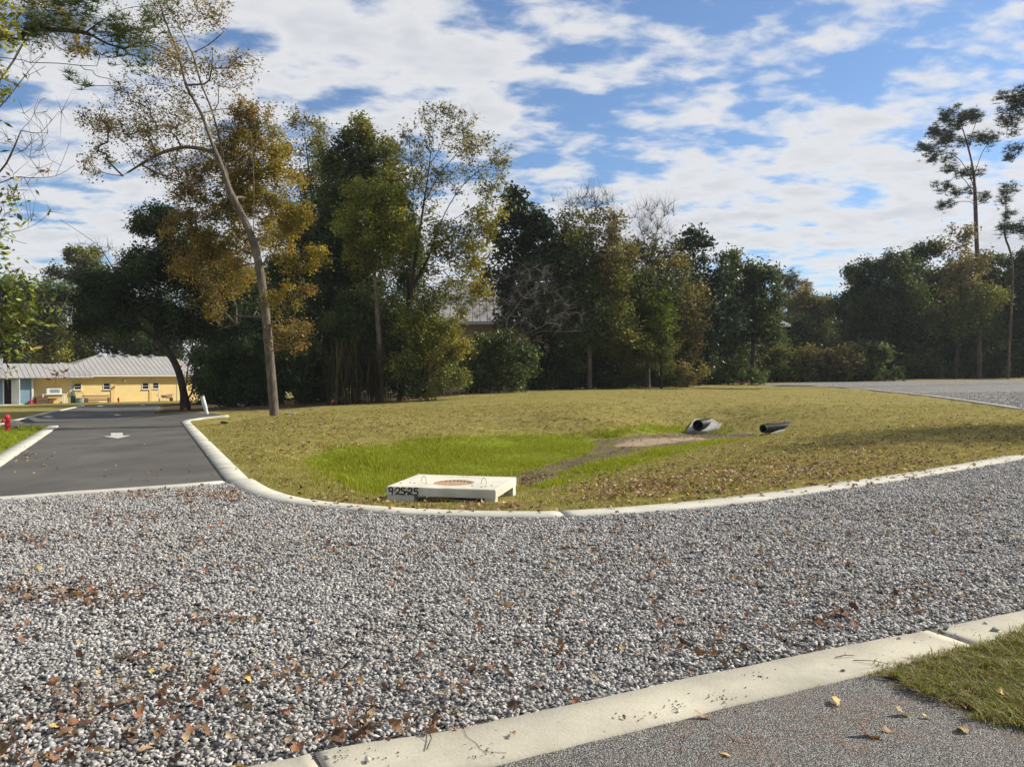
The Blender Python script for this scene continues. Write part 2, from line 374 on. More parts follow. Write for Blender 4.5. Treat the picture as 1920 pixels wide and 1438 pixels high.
class MB:
    def __init__(s): s.bm = bmesh.new()
    def box(s, c, size, rot=None, bev=0.0):
        r = bmesh.ops.create_cube(s.bm, size=1.0); vs = r['verts']
        mt = Matrix.Translation(c) @ (rot.to_4x4() if rot is not None else Matrix.Identity(4)) @ Matrix.Diagonal((*size, 1))
        bmesh.ops.transform(s.bm, matrix=mt, verts=vs)
        if bev:
            es = list({e for v in vs for e in v.link_edges}); bmesh.ops.bevel(s.bm, geom=es, offset=bev, segments=1, affect='EDGES')
        return s
    def lathe(s, prof, c=(0, 0, 0), n=20, axis=None, cap=True):
        rings = []
        for r, z in prof:
            rings.append([s.bm.verts.new((r * math.cos(2 * math.pi * i / n), r * math.sin(2 * math.pi * i / n), z)) for i in range(n)])
        for a, b in zip(rings, rings[1:]):
            for i in range(n): s.bm.faces.new((a[i], a[(i+1) % n], b[(i+1) % n], b[i]))
        if cap:
            s.bm.faces.new(rings[0][::-1]); s.bm.faces.new(rings[-1])
        mt = Matrix.Translation(c)
        if axis is not None: mt = mt @ Vector(axis).to_track_quat('Z', 'Y').to_matrix().to_4x4()
        bmesh.ops.transform(s.bm, matrix=mt, verts=[v for r in rings for v in r]); return s
    def tube(s, pts, r, n=6):
        pts = [Vector(p) for p in pts]; rings = []
        for i, p in enumerate(pts):
            d = (pts[min(i+1, len(pts)-1)] - pts[max(i-1, 0)]).normalized()
            a = d.orthogonal().normalized() if i == 0 else (rings[-1][1] - d * rings[-1][1].dot(d)).normalized()
            b = d.cross(a); rr = r[i] if hasattr(r, '__len__') else r
            rings.append(([s.bm.verts.new(p + (a * math.cos(2*math.pi*k/n) + b * math.sin(2*math.pi*k/n)) * rr) for k in range(n)], a))
        for (A, _), (B, _) in zip(rings, rings[1:]):
            for k in range(n): s.bm.faces.new((A[k], A[(k+1) % n], B[(k+1) % n], B[k]))
        s.bm.faces.new(rings[0][0][::-1]); s.bm.faces.new(rings[-1][0]); return s
    def poly(s, pts, thick=None):
        f = s.bm.faces.new([s.bm.verts.new(p) for p in pts])
        if thick is not None:
            r = bmesh.ops.extrude_face_region(s.bm, geom=[f]); bmesh.ops.translate(s.bm, vec=thick, verts=[v for v in r['geom'] if isinstance(v, bmesh.types.BMVert)])
        return s
    def build(s, name, mat, parent=None, loc=(0, 0, 0), rot=None, smooth_=False):
        bmesh.ops.recalc_face_normals(s.bm, faces=s.bm.faces)
        me = bpy.data.meshes.new(name); s.bm.to_mesh(me); s.bm.free()
        if smooth_:
            for p in me.polygons: p.use_smooth = True
        for m in (mat if isinstance(mat, (list, tuple)) else [mat]): me.materials.append(m)
        return put(name, me, parent, loc, rot)

def scatter(name, pts, rot, scl, idx, sources, label, cat):
    """One 'stuff' object: instances of a few source meshes on given points."""
    coll = bpy.data.collections.new(name + '_sources')
    for i, me in enumerate(sources):
        o = bpy.data.objects.new('%s_source_%02d' % (name, i), me); coll.objects.link(o)
    me = bpy.data.meshes.new(name); pts = np.asarray(pts, np.float32); n = len(pts)
    me.vertices.add(n); me.vertices.foreach_set('co', pts.ravel())
    a = me.attributes.new('rot', 'FLOAT_VECTOR', 'POINT'); a.data.foreach_set('vector', np.asarray(rot, np.float32).ravel())
    a = me.attributes.new('scl', 'FLOAT_VECTOR', 'POINT')
    sc = np.asarray(scl, np.float32); sc = np.repeat(sc[:, None], 3, 1) if sc.ndim == 1 else sc
    a.data.foreach_set('vector', sc.ravel())
    a = me.attributes.new('idx', 'INT', 'POINT'); a.data.foreach_set('value', np.asarray(idx, np.int32))
    o = put(name, me); tag(o, label, cat, None, 'stuff')
    ng = bpy.data.node_groups.new(name + '_nodes', 'GeometryNodeTree')
    ng.interface.new_socket('Geometry', in_out='INPUT', socket_type='NodeSocketGeometry')
    ng.interface.new_socket('Geometry', in_out='OUTPUT', socket_type='NodeSocketGeometry')
    N = ng.nodes; L = ng.links
    gi = N.new('NodeGroupInput'); go = N.new('NodeGroupOutput'); ip = N.new('GeometryNodeInstanceOnPoints'); ci = N.new('GeometryNodeCollectionInfo')
    ci.inputs['Collection'].default_value = coll; ci.inputs['Separate Children'].default_value = True; ci.inputs['Reset Children'].default_value = True
    def na(nm, t):
        q = N.new('GeometryNodeInputNamedAttribute'); q.data_type = t; q.inputs['Name'].default_value = nm; return q.outputs['Attribute']
    er = N.new('FunctionNodeEulerToRotation'); L.new(na('rot', 'FLOAT_VECTOR'), er.inputs[0])
    L.new(gi.outputs[0], ip.inputs['Points']); L.new(ci.outputs[0], ip.inputs['Instance']); ip.inputs['Pick Instance'].default_value = True
    L.new(na('idx', 'INT'), ip.inputs['Instance Index']); L.new(er.outputs[0], ip.inputs['Rotation']); L.new(na('scl', 'FLOAT_VECTOR'), ip.inputs['Scale'])
    L.new(ip.outputs[0], go.inputs[0])
    md = o.modifiers.new('scatter', 'NODES'); md.node_group = ng
    return o

# ------------------------------------------------------------------ layout lines
FAR_H = 0.022
far_px = [(425, 898), (440, 907), (462, 921), (500, 934), (560, 945), (640, 953), (740, 961), (860, 966), (960, 968), (1060, 967), (1180, 960), (1300, 950), (1400, 939), (1500, 926), (1600, 911), (1700, 896), (1810, 878), (1920, 858)]
far_edge = smooth(hits(far_px, FAR_H), 4)
e = far_edge[-1]
far_edge += smooth([e, (17.3, 16.6, FAR_H + .05), (20.3, 20.5, .2), (21.2, 25, .2), (20.6, 29.5, .25)], 6)[1:]
right_px = [(1920, 766), (1860, 757), (1780, 746), (1700, 737), (1620, 728.5)]
right_edge = smooth(hits(right_px, .04), 5)
near_px = [(300, 1462), (470, 1434), (640, 1397), (840, 1367), (1000, 1333), (1140, 1303), (1280, 1271), (1400, 1247), (1513, 1223), (1640, 1198), (1740, 1180), (1830, 1161), (1920, 1142)]
NEAR_H = 0.03
near_edge = smooth([Vector((-2.6, 2.35, NEAR_H)), Vector((-1.9, 2.6, NEAR_H))] + hits(near_px[1:], NEAR_H) + [Vector((4.3, 5.45, NEAR_H)), Vector((6.2, 6.2, NEAR_H)), Vector((9.5, 7.2, NEAR_H)), Vector((14, 8.2, NEAR_H)), Vector((24, 9.5, NEAR_H))], 5)
_a, _b = hit(425, 898, .03), hit(340, 790, .03); road_r = [_a.lerp(_b, k / 24) for k in range(25)]
road_l_px = [(0, 872), (30, 851), (62, 829), (90, 811), (110, 798)]
_a, _b = hit(0, 872, .03), hit(110, 798, .03); road_l = [_a.lerp(_b, k / 20) for k in range(21)]; d0 = (_a - _b).normalized()
road_l = smooth([road_l[0] + d0 * 5, road_l[0] + d0 * 2.5] + road_l, 5)
head = hits([(425, 904), (300, 913), (150, 923), (0, 934)], .03); d1 = (head[-1] - head[-2]).normalized()
head = head + [head[-1] + d1 * 2.5, head[-1] + d1 * 7]
XY = lambda pts: [(p[0], p[1]) for p in pts]
gravel_poly = XY(near_edge) + [(45, 12), (45, 30)] + [(60, 34), (60, 80)] + XY(hits([(1920, 712), (1700, 714.5), (1500, 717.5), (1400, 721), (1440, 722.6), (1520, 723)], .0)) + XY(right_edge[::-1]) + XY(far_edge[::-1]) + XY(head) + [(-16, 2.2)]
asphalt_poly = XY(head[::-1]) + XY(road_r) + XY(hits([(362, 784), (415, 778.5), (402, 774.5), (345, 774.5), (288, 777), (311, 757), (230, 757), (160, 760), (80, 777), (0, 796)])) + [(-24, 26.5), (-40, 20)] + [(-24, 20)]
left_lawn = XY(hits([(112, 797.5), (60, 799.5), (0, 803)])) + [(-26, 22), (-40, 18)] + XY(road_l)
# asphalt: road + junction minus the left lawn wedge is handled by laying the lawn as a raised sheet
asphalt_poly = XY(head[::-1]) + XY(road_r) + XY(hits([(362, 784), (415, 778.5), (402, 774.5), (345, 774.5), (288, 777), (311, 757), (230, 757), (160, 760), (80, 777), (0, 796)])) + [(-24, 25.5), (-45, 19), (-45, 15)] + [(-24, 22.6)] + XY(hits([(0, 803), (60, 799.5), (112, 797.5)])) + XY(road_l[::-1])
chip_poly = XY(near_edge) + [(24, 1), (10, -3), (-10, -3), (-6, 2.0)]

# ------------------------------------------------------------------ ground sheet
def lines(parts):
    o = []
    for a, b, s in parts: o += list(np.arange(a, b - 1e-6, s))
    return o
xs = np.array([-3000, -1200, -500, -250] + lines([(-150, -40, 6), (-40, -16, .8), (-16, 16, .2), (16, 45, .8), (45, 150, 6)]) + [150, 250, 500, 1200, 3000])
ys = np.array([-3000, -500, -120, -40] + lines([(-20, 2, 1.5), (2, 8, .4), (8, 26, .2), (26, 48, .4), (48, 110, 2)]) + [110, 150, 250, 500, 1200, 3000])
GX, GY = np.meshgrid(xs, ys); GZ = gz(GX, GY)
def px_poly_xy(pts): return XY(hits(pts))
green_xy = [px_poly_xy([(566, 862), (640, 838), (760, 828), (900, 817), (1010, 813), (1090, 818), (1118, 836), (1100, 852), (1040, 866), (985, 884), (960, 893), (800, 893), (720, 930), (690, 930), (640, 905), (600, 880)]),
            px_poly_xy([(1000, 918), (1040, 893), (1130, 868), (1230, 846), (1340, 828), (1365, 829), (1290, 846), (1180, 873), (1080, 902), (1020, 920)]),
            px_poly_xy([(1090, 816), (1180, 806), (1275, 794), (1290, 800), (1240, 812), (1150, 822), (1110, 824)]),
            px_poly_xy([(1300, 812), (1350, 805), (1385, 806), (1360, 814), (1320, 819)]), XY(left_lawn)]
soil_xy = [px_poly_xy([(975, 915), (975, 890), (1045, 866), (1105, 852), (1125, 836), (1090, 826), (1160, 823), (1240, 816), (1300, 806), (1330, 810), (1420, 812), (1420, 818), (1350, 822), (1280, 835), (1130, 866), (1040, 890), (1000, 915)])]
sand_xy = [px_poly_xy([(1140, 838), (1165, 828), (1245, 821), (1345, 820), (1330, 825), (1250, 831), (1190, 838)])]
litter_xy = [[(-9, 37.5)] + XY(hits([(600, 762), (720, 754), (800, 746), (850, 741), (1000, 730), (1200, 723.5), (1400, 718.5), (1700, 710.8), (1900, 707.6)])) + [(75, 85), (120, 140), (-20, 140), (-24, 60)], px_poly_xy([(560, 766), (800, 747), (860, 742), (870, 735), (560, 745)]), px_poly_xy([(290, 776), (400, 773), (560, 766), (560, 745), (310, 757)])]
def soft(polys, r=.35):
    m = np.zeros(GX.shape)
    for dx, dy in ((0, 0), (r, 0), (-r, 0), (0, r), (0, -r), (.7*r, .7*r), (-.7*r, .7*r), (.7*r, -.7*r), (-.7*r, -.7*r)):
        k = np.zeros(GX.shape, bool)
        for p in polys: k |= inside(p, GX + dx, GY + dy)
        m += k
    return m / 9
A_green = soft(green_xy); A_soil = soft(soil_xy); A_lit = soft(litter_xy, .8); A_sand = soft(sand_xy, .4)
A_lit = np.maximum(A_lit, ((GY > 52 + 0.0 * GX) & (GX > -24)) * 0.0)
low = np.zeros(GX.shape, bool)
for p in (gravel_poly, asphalt_poly, chip_poly): low |= inside(p, GX, GY)
GZ2 = GZ - 0.07 * low
# small bumps on the turf
GZ2 += (~low) * (np.abs(GX) < 60) * (GY < 60) * 0.012 * (np.sin(GX * 2.1 + np.sin(GY * 1.3) * 2) * np.sin(GY * 1.7 + np.cos(GX * .9) * 2))
nx, ny = len(xs), len(ys)
ii = (np.arange(ny - 1)[:, None] * nx + np.arange(nx - 1)[None]).ravel()
fq = np.stack([ii, ii + 1, ii + nx + 1, ii + nx], 1)
me = mesh_np('ground', np.stack([GX.ravel(), GY.ravel(), GZ2.ravel()], 1), fq, [M['ground']], smooth_=True)
for nm, A in (('green', A_green), ('soil', A_soil), ('litter', A_lit), ('sand', A_sand)):
    a = me.attributes.new(nm, 'FLOAT', 'POINT'); a.data.foreach_set('value', A.ravel().astype(np.float32))
tag(put('ground', me), 'dormant olive brown lawn with a shallow basin and bright green patches', 'lawn', None, 'structure')

def sheet(name, poly, zoff, step, mat, label, cat, noise_amp=0.0):
    P = np.array(poly); gx, gy = np.meshgrid(np.arange(P[:, 0].min(), P[:, 0].max(), step), np.arange(P[:, 1].min(), P[:, 1].max(), step))
    gx = gx.ravel(); gy = gy.ravel(); k = inside(poly, gx, gy); pts = [Vector((x, y)) for x, y in poly] + [Vector((x, y)) for x, y in zip(gx[k], gy[k])]
    n = len(poly); r = delaunay_2d_cdt(pts, [(i, (i + 1) % n) for i in range(n)], [], 1, 1e-4)
    X = np.array([v.x for v in r[0]]); Y = np.array([v.y for v in r[0]]); T = np.array([f for f in r[2]])
    cx = X[T].mean(1); cy = Y[T].mean(1); T = T[inside(poly, cx, cy)]
    me = mesh_np(name, np.stack([X, Y, gz(X, Y) + zoff], 1), T, [])
    if sum(p.normal.z for p in me.polygons) < 0: me.flip_normals()
    me.materials.append(mat); o = put(name, me); return tag(o, label, cat, None, 'structure')
sheet('gravel_road', gravel_poly, -.004, 1.5, M['gravel_bed'], 'loose grey crushed stone road curving round the lawn island', 'gravel road')
sheet('asphalt_road', asphalt_poly, -.004, .8, M['asphalt'], 'dark asphalt one way road leading to the yellow building', 'road')
sheet('rough_pavement', chip_poly, .016, .75, M['chip'], 'old rough grey chip pavement in front of the near curb', 'pavement')

# ------------------------------------------------------------------ curbs
def curb(pts, width, side, h, label, mat, depth=.14, name='curb', line=None):
    """Concrete ribbon along pts; side=+1: ribbon lies to the left of travel."""
    pts = [Vector((p[0], p[1], 0)) for p in pts]
    # resample
    out = [pts[0]]
    for a, b in zip(pts, pts[1:]):
        n = max(1, int((b - a).length / .22))
        for k in range(1, n + 1): out.append(a.lerp(b, k / n))
    zs = gz(np.array([p.x for p in out]), np.array([p.y for p in out])); kk = 9
    if len(zs) > 2 * kk: zs = np.convolve(np.pad(zs, kk, mode='edge'), np.ones(2 * kk + 1) / (2 * kk + 1), mode='valid')
    if line is not None:
        A_, B_ = line; za, zb_ = g(A_[0], A_[1]), g(B_[0], B_[1]); L2 = (B_[0]-A_[0])**2 + (B_[1]-A_[1])**2
        zs = [za + (zb_ - za) * ((p.x-A_[0])*(B_[0]-A_[0]) + (p.y-A_[1])*(B_[1]-A_[1])) / L2 for p in out]
    rows = []; rs = random.Random(len(out) * 7 + int(width * 1000))
    for i, p in enumerate(out):
        d = (out[min(i+1, len(out)-1)] - out[max(i-1, 0)]).normalized(); n = Vector((-d.y, d.x, 0)) * side
        z = zs[i] + h; w0 = rs.uniform(-.002, .002); w1 = width + rs.uniform(-.004, .004); zb = rs.uniform(-.0012, .0012)
        q = lambda o, zz: (p.x + n.x * o, p.y + n.y * o, zz)
        rows.append([q(w0, z - depth), q(w0, z - .022), q(w0 + .009, z + zb), q(width * .5, z + .002 + zb), q(w1 - .009, z + zb), q(w1, z - .022), q(w1, z - depth)])
    V = np.array(rows).reshape(-1, 3); k = 7; n = len(rows); fs = []
    for i in range(n - 1):
        for j in range(k - 1):
            a = i * k + j; fs.append((a, a + 1, a + k + 1, a + k))
    fs = np.array(fs); cap = [np.array([[0, 1, 2, 3, 4, 5, 6]]), np.array([[(n-1)*k + j for j in range(6, -1, -1)]])]
    me = mesh_np(name, V, [fs] + cap, [mat])
    bm = bmesh.new(); bm.from_mesh(me); bmesh.ops.recalc_face_normals(bm, faces=bm.faces); bm.to_mesh(me); bm.free()
    return tag(put(name, me), label, 'curb', None, 'structure')
def cut(pts, i, j, g0=.0, g1=.0):
    seg = [Vector((p[0], p[1], 0)) for p in pts[i:j+1]]
    if g0: seg[0] = seg[0] + (seg[1] - seg[0]).normalized() * g0
    if g1: seg[-1] = seg[-1] + (seg[-2] - seg[-1]).normalized() * g1
    return seg
def nearest(pts, q): return min(range(len(pts)), key=lambda i: (pts[i][0]-q[0])**2 + (pts[i][1]-q[1])**2)
j1 = nearest(far_edge, hit(1062, 967, FAR_H))
curb(cut(far_edge, 1, j1, .01, .008), .33, 1, FAR_H, 'pale concrete curb bending round the lawn beside the drain box', M['curb_far'])
curb(cut(far_edge, j1, len(far_edge) - 1, .008), .33, 1, FAR_H, 'pale concrete curb between littered lawn and the gravel road', M['curb_far'])
curb(right_edge, .22, 1, .05, 'thin white curb on the far side of the lawn island', M['curb_far'])
k1 = nearest(near_edge, hit(580, 1412, NEAR_H)); k2 = nearest(near_edge, hit(1745, 1179, NEAR_H))
curb(cut(near_edge, 0, k1, 0, .012), .34, -1, NEAR_H, 'short end of the near concrete curb before the open joint', M['curb'])
long_curb = curb(cut(near_edge, k1, k2, .012, .016), .34, -1, NEAR_H, 'long near concrete curb with hairline cracks between coarse and fine gravel', M['curb'])
curb(cut(near_edge, k2, len(near_edge) - 1, .016), .34, -1, NEAR_H, 'near concrete curb behind the grass tuft', M['curb'])
r1 = nearest(road_r, hit(409, 876, .05))
curb(cut(road_r, 0, r1, .01, .03), .30, -1, .03, 'short curb piece between the asphalt end and the lawn', M['curb_far'], line=(road_r[0], road_r[-1]))
curb(cut(road_r, r1, len(road_r) - 1, .01), .30, -1, .03, 'white curb along the lawn side of the asphalt road', M['curb_far'], line=(road_r[0], road_r[-1]))
curb(road_l, .34, 1, .03, 'white curb between the asphalt road and the hydrant lawn', M['curb_far'])
curb(cut(head, 0, len(head) - 1, .02), .2, -1, .03, 'thin concrete strip where the asphalt ends at the gravel', M['curb_far'])
curb(hits([(340, 789), (352, 786), (372, 783), (395, 780.5), (425, 778)], .04), .3, -1, .04, 'pale curb turning right at the junction toward the leaning pipe', M['curb_far'])
curb(hits([(0, 795.5), (40, 786), (80, 777), (120, 768), (160, 760)], .04), .3, 1, .04, 'thin white curb in front of the blue and yellow building', M['curb_far'])

def flat_mark(pts_px, label, name='painted_arrow', h=.0):
    v = hits(pts_px); b = MB(); b.poly([(p.x, p.y, p.z + .004) for p in v], (0, 0, -.003)); o = b.build(name, M['road_white']); return o
def arrow(cx, cy, w, hgt, label):
    """Arrow pointing to the viewer, painted on the asphalt: stem + head."""
    o1 = thing('painted_arrow', label, 'road marking', hit(cx, cy))
    base = Vector(o1.location)
    for nm, pts in (('stem', [(cx - w*.22, cy - hgt*.5), (cx + w*.22, cy - hgt*.55), (cx + w*.22, cy - hgt*.02), (cx - w*.22, cy + hgt*.03)]),
                    ('head', [(cx - w*.5, cy + hgt*.12), (cx + w*.5, cy - hgt*.05), (cx + w*.02, cy + hgt*.5)])):
        b = MB(); b.poly([Vector((p.x, p.y, p.z + .006)) - base for p in hits(pts)], (0, 0, -.004)); b.build(nm, M['road_white'], o1)
arrow(219, 817, 51, 10, 'white painted arrow on the near asphalt pointing to the gravel')
for cx, cy, w, hh, lb in ((90, 781.5, 22, 3.4, 'faint white arrow on the junction asphalt near the hydrant lawn'), (220, 778, 15, 2.6, 'faint white mark in the middle of the shaded junction'),
                      (188, 761.3, 14, 2.0, 'small white mark in the sunlit lane before the bench'), (268, 759.5, 12, 2.0, 'small white mark in the sunlit lane before the twin windows')):
    b = MB(); c = hit(cx, cy); b.poly([Vector((p.x, p.y, p.z + .006)) - c for p in hits([(cx - w/2, cy), (cx - w*.1, cy - hh/2), (cx + w/2, cy - hh*.1), (cx + w*.1, cy + hh/2)])], (0, 0, -.004))
    tag(b.build('painted_mark', M['road_white'], None, c), lb, 'road marking')
#@@PART2@@

def crack(parent, px, h):
    v = smooth(hits(px, h), 4); b = MB()
    for a, q in zip(v, v[1:]):
        d = (q - a).normalized(); n = Vector((-d.y, d.x, 0)) * .0012
        b.bm.faces.new([b.bm.verts.new((p.x, p.y, g(p.x, p.y) + h + .0035)) for p in (a - n, q - n, q + n, a + n)])
    b.build('crack', M['dark_void'], parent)
crack(long_curb, [(868, 1364), (876, 1382), (893, 1394), (906, 1408), (950, 1412)], NEAR_H)
# ------------------------------------------------------------------ gravel stones
def stone_templates(n, seed):
    r = np.random.default_rng(seed); out = []
    for i in range(n):
        p = r.normal(size=(9, 3)); p /= np.linalg.norm(p, axis=1)[:, None]; p *= r.uniform(.7, 1.25, (9, 1))
        p *= np.array([1, r.uniform(.62, .95), r.uniform(.45, .78)])
        bm = bmesh.new()
        for q in p: bm.verts.new(q)
        res = bmesh.ops.convex_hull(bm, input=bm.verts)
        bmesh.ops.delete(bm, geom=[v for v in bm.verts if not v.link_faces], context='VERTS')
        bm.verts.ensure_lookup_table(); bm.verts.index_update()
        V = np.array([v.co[:] for v in bm.verts]); Fc = np.array([[v.index for v in f.verts] for f in bm.faces]); bm.free()
        out.append((V, Fc))
    return out
def euler_m(a, b, c):
    return np.array(Matrix.Rotation(c, 3, 'Z') @ Matrix.Rotation(b, 3, 'Y') @ Matrix.Rotation(a, 3, 'X'))
STONES = stone_templates(24, 3)
def mat_stone(name='crushed_stone', lo=1.0):
    m, nt, _, _ = newmat(name); b = NB(nt)
    v = b.coord(); n = b.noise(v, 70, 4, .65)
    t = b.attr('tint', 'Color'); c = b.mix(b.rng(n, .35, .7), b.mix(1, t, (.62, .62, .63), 'MULTIPLY'), b.mix(1, t, (1.2, 1.19, 1.17), 'MULTIPLY'))
    pos = b.N.new('ShaderNodeNewGeometry').outputs['Position']; dn = b.noise(pos, .9, 5, .65, .4)
    c = b.mix(b.rng(dn, .48, .72, 0, .55), c, b.mix(1, c, (.76, .68, .58), 'MULTIPLY'))
    b.bsdf(c, .9, 0, b.bump(n, .3, .004), .2); return m
M['stone'] = mat_stone()
def stone_tint(r):
    u = r.random()
    if u < .16: g_ = r.uniform(.13, .20)
    elif u < .72: g_ = r.uniform(.26, .42)
    else: g_ = r.uniform(.44, .60)
    w = r.uniform(.0, .10); return (g_ * (1.01 + w * .5), g_, g_ * (.985 - w * .5))
def cluster(seed, n, rad, s0, s1):
    r = np.random.default_rng(seed); V = []; Fs = []; C = []; off = 0
    for i in range(n):
        v, f = STONES[r.integers(len(STONES))]
        m = euler_m(*(r.uniform(-.5, .5, 2)), r.uniform(0, 6.28)); s = r.uniform(s0, s1)
        a = r.uniform(0, 6.28); d = rad * math.sqrt(r.random())
        p = (v * s) @ m.T + np.array([d * math.cos(a), d * math.sin(a), r.uniform(-.004, .010)])
        V.append(p); Fs.append(f + off); off += len(v); C += [stone_tint(r)] * len(f)
    return mesh_np('gravel_cluster', np.concatenate(V), np.concatenate(Fs), [M['stone']], np.array(C))
def ray_px(x, y):
    """rough pixel of a ground point (for density choices only)"""
    return CX + F * x / y, HOR + F * (CAMZ - 0) / y
def gravel_field():
    src = [cluster(100 + i, 9, .060, .0085, .019) for i in range(14)] + [cluster(200 + i, 6, .055, .012, .024) for i in range(6)]
    P = []
    def band(y0, y1, dens):
        xm = .72 * y1 + .6; n = int(2 * xm * (y1 - y0) * dens)
        x = rng.uniform(-xm, xm, n); y = rng.uniform(y0, y1, n)
        P.append(np.stack([x, y], 1))
    band(2.2, 5, 480); band(5, 8, 420); band(8, 11, 340); band(11, 16, 240)
    # bands on the right-hand sweep of the road
    n = 9000; P.append(np.stack([rng.uniform(11, 24, n), rng.uniform(10, 20, n)], 1))
    n = 16000; P.append(np.stack([rng.uniform(20, 34, n), rng.uniform(22, 46, n)], 1))
    P = np.concatenate(P); k = inside(gravel_poly, P[:, 0], P[:, 1]); P = P[k]
    # keep clusters off the curbs
    def dist(line):
        L_ = np.array([(p[0], p[1]) for p in line]); d = np.full(len(P), 9.)
        for a, b in zip(L_, L_[1:]):
            ab = b - a; t = np.clip(((P - a) @ ab) / (ab @ ab + 1e-9), 0, 1); d = np.minimum(d, np.linalg.norm(P - a - t[:, None] * ab, axis=1))
        return d
    dm = np.minimum(np.minimum(dist(near_edge), dist(far_edge)), dist(head))
    P = P[dm > .05]
    z = gz(P[:, 0], P[:, 1]) + .004 + rng.uniform(-.006, .006, len(P))
    # shallow wheel tracks and heaps
    z += .006 * np.sin(P[:, 0] * 1.1 + P[:, 1] * 2.0) * np.sin(P[:, 1] * 1.4 - P[:, 0] * .5)
    far = P[:, 1] > 20
    s = rng.uniform(.85, 1.25, len(P)); s[far] *= 1.9
    big = (rng.random(len(P)) < .33)
    idx = np.where(big, 14 + rng.integers(0, 6, len(P)), rng.integers(0, 14, len(P)))
    rot = np.stack([np.zeros(len(P)), np.zeros(len(P)), rng.uniform(0, 6.28, len(P))], 1)
    scatter('gravel', np.column_stack([P, z]), rot, s, idx, src, 'loose grey and white crushed stone covering the road', 'gravel')
gravel_field()
# a few single stones kicked onto the curbs and pavement
M['stone_single'] = M['stone']
for i, (px, py, s, h, where) in enumerate(((1865, 1184, .028, NEAR_H, 'on the curb behind the grass tuft'), (1847, 1169, .018, NEAR_H, 'on the curb behind the grass tuft'), (1775, 1180, .03, NEAR_H, 'in the open curb joint by the grass tuft'), (1762, 1186, .024, NEAR_H, 'in the open curb joint by the grass tuft'),
        (1686, 1197, .018, NEAR_H, 'on the long near curb'), (690, 1428, .022, NEAR_H, 'on the long near curb'), (1582, 1259, .016, NEAR_H, 'on the long near curb'), (615, 1422, .014, NEAR_H, 'on the long near curb'), (1795, 1197, .022, NEAR_H, 'in the open curb joint by the grass tuft'),
        (1715, 1205, .01, NEAR_H, 'on the long near curb'), (1273, 1340, .02, .018, 'on the long near curb'))):
    v, f = STONES[i * 2 % 24]; p = hit(px, py, h); r_ = np.random.default_rng(i); t = stone_tint(r_)
    me = mesh_np('loose_stone', v * s, f, [M['stone']], np.array([t] * len(f)))
    tag(put('loose_stone', me, None, (p.x, p.y, g(p.x, p.y) + h + s * .42), (0, 0, i)), 'small angular grey stone lying ' + where, 'stone', 'loose stones on the near curb')
# grit specks on the near curb
def grit():
    V = []; Fs = []; C = []; off = 0; r_ = np.random.default_rng(11)
    seeds = [(1430, 1265), (1330, 1305), (700, 1418), (1255, 1325), (900, 1415), (1370, 1310), (1210, 1340), (640, 1420), (1800, 1190)]
    for px, py in seeds:
        for k in range(16):
            p = hit(px + r_.normal(0, 22), py + r_.normal(0, 7), NEAR_H); v, f = STONES[r_.integers(24)]; s = r_.uniform(.003, .0065)
            V.append(v * s + np.array([p.x, p.y, g(p.x, p.y) + NEAR_H + s * .4 + .003])); Fs.append(f + off); off += len(v); C += [(.05, .048, .045)] * len(f)
    tag(put('grit', mesh_np('grit', np.concatenate(V), np.concatenate(Fs), [M['stone']], np.array(C))), 'dark grit specks scattered over the near curb', 'grit', None, 'stuff')
grit()

# ------------------------------------------------------------------ grass
def blade_clump(seed, n, rad, h0, h1, w, cols, lean=.6):
    r = np.random.default_rng(seed); V = []; Fs = []; C = []
    for i in range(n):
        a = r.uniform(0, 6.28); d = rad * math.sqrt(r.random()); b = np.array([d * math.cos(a), d * math.sin(a), -.004])
        h = r.uniform(h0, h1); la = r.uniform(0, 6.28); l = r.uniform(.05, lean) * h
        t = np.array([math.cos(la), math.sin(la), 0]); s = np.array([-t[1], t[0], 0]) * w * r.uniform(.7, 1.3)
        m1 = b + t * l * .35 + np.array([0, 0, h * .6]); tip = b + t * l + np.array([0, 0, h * r.uniform(.75, 1)])
        k = len(V); V += [b - s, b + s, m1 - s * .7, m1 + s * .7, tip]
        Fs += [[k, k+1, k+3], [k, k+3, k+2], [k+2, k+3, k+4]]
        c = np.array(cols[r.integers(len(cols))]) * r.uniform(.75, 1.25); C += [c] * 3
    return mesh_np('grass_clump', np.array(V), np.array(Fs), [M['blade']], np.array(C))
DRY = [(.29, .26, .07), (.37, .32, .11), (.23, .22, .05), (.44, .38, .18), (.19, .205, .04)]
LUSH = [(.23, .28, .012), (.30, .33, .018), (.16, .21, .010), (.34, .34, .04)]
MIXD = [(.15, .18, .022), (.20, .21, .026), (.11, .14, .016), (.30, .26, .08), (.20, .14, .05), (.17, .19, .022), (.36, .32, .17)]
def pts_in(polys, dens, avoid=()):
    out = []
    for p in polys:
        P = np.array(p); x0, y0 = P.min(0); x1, y1 = P.max(0); n = int((x1 - x0) * (y1 - y0) * dens)
        x = rng.uniform(x0, x1, n); y = rng.uniform(y0, y1, n); k = inside(p, x, y)
        for a in avoid: k &= ~inside(a, x, y)
        out.append(np.stack([x[k], y[k]], 1))
    return np.concatenate(out)
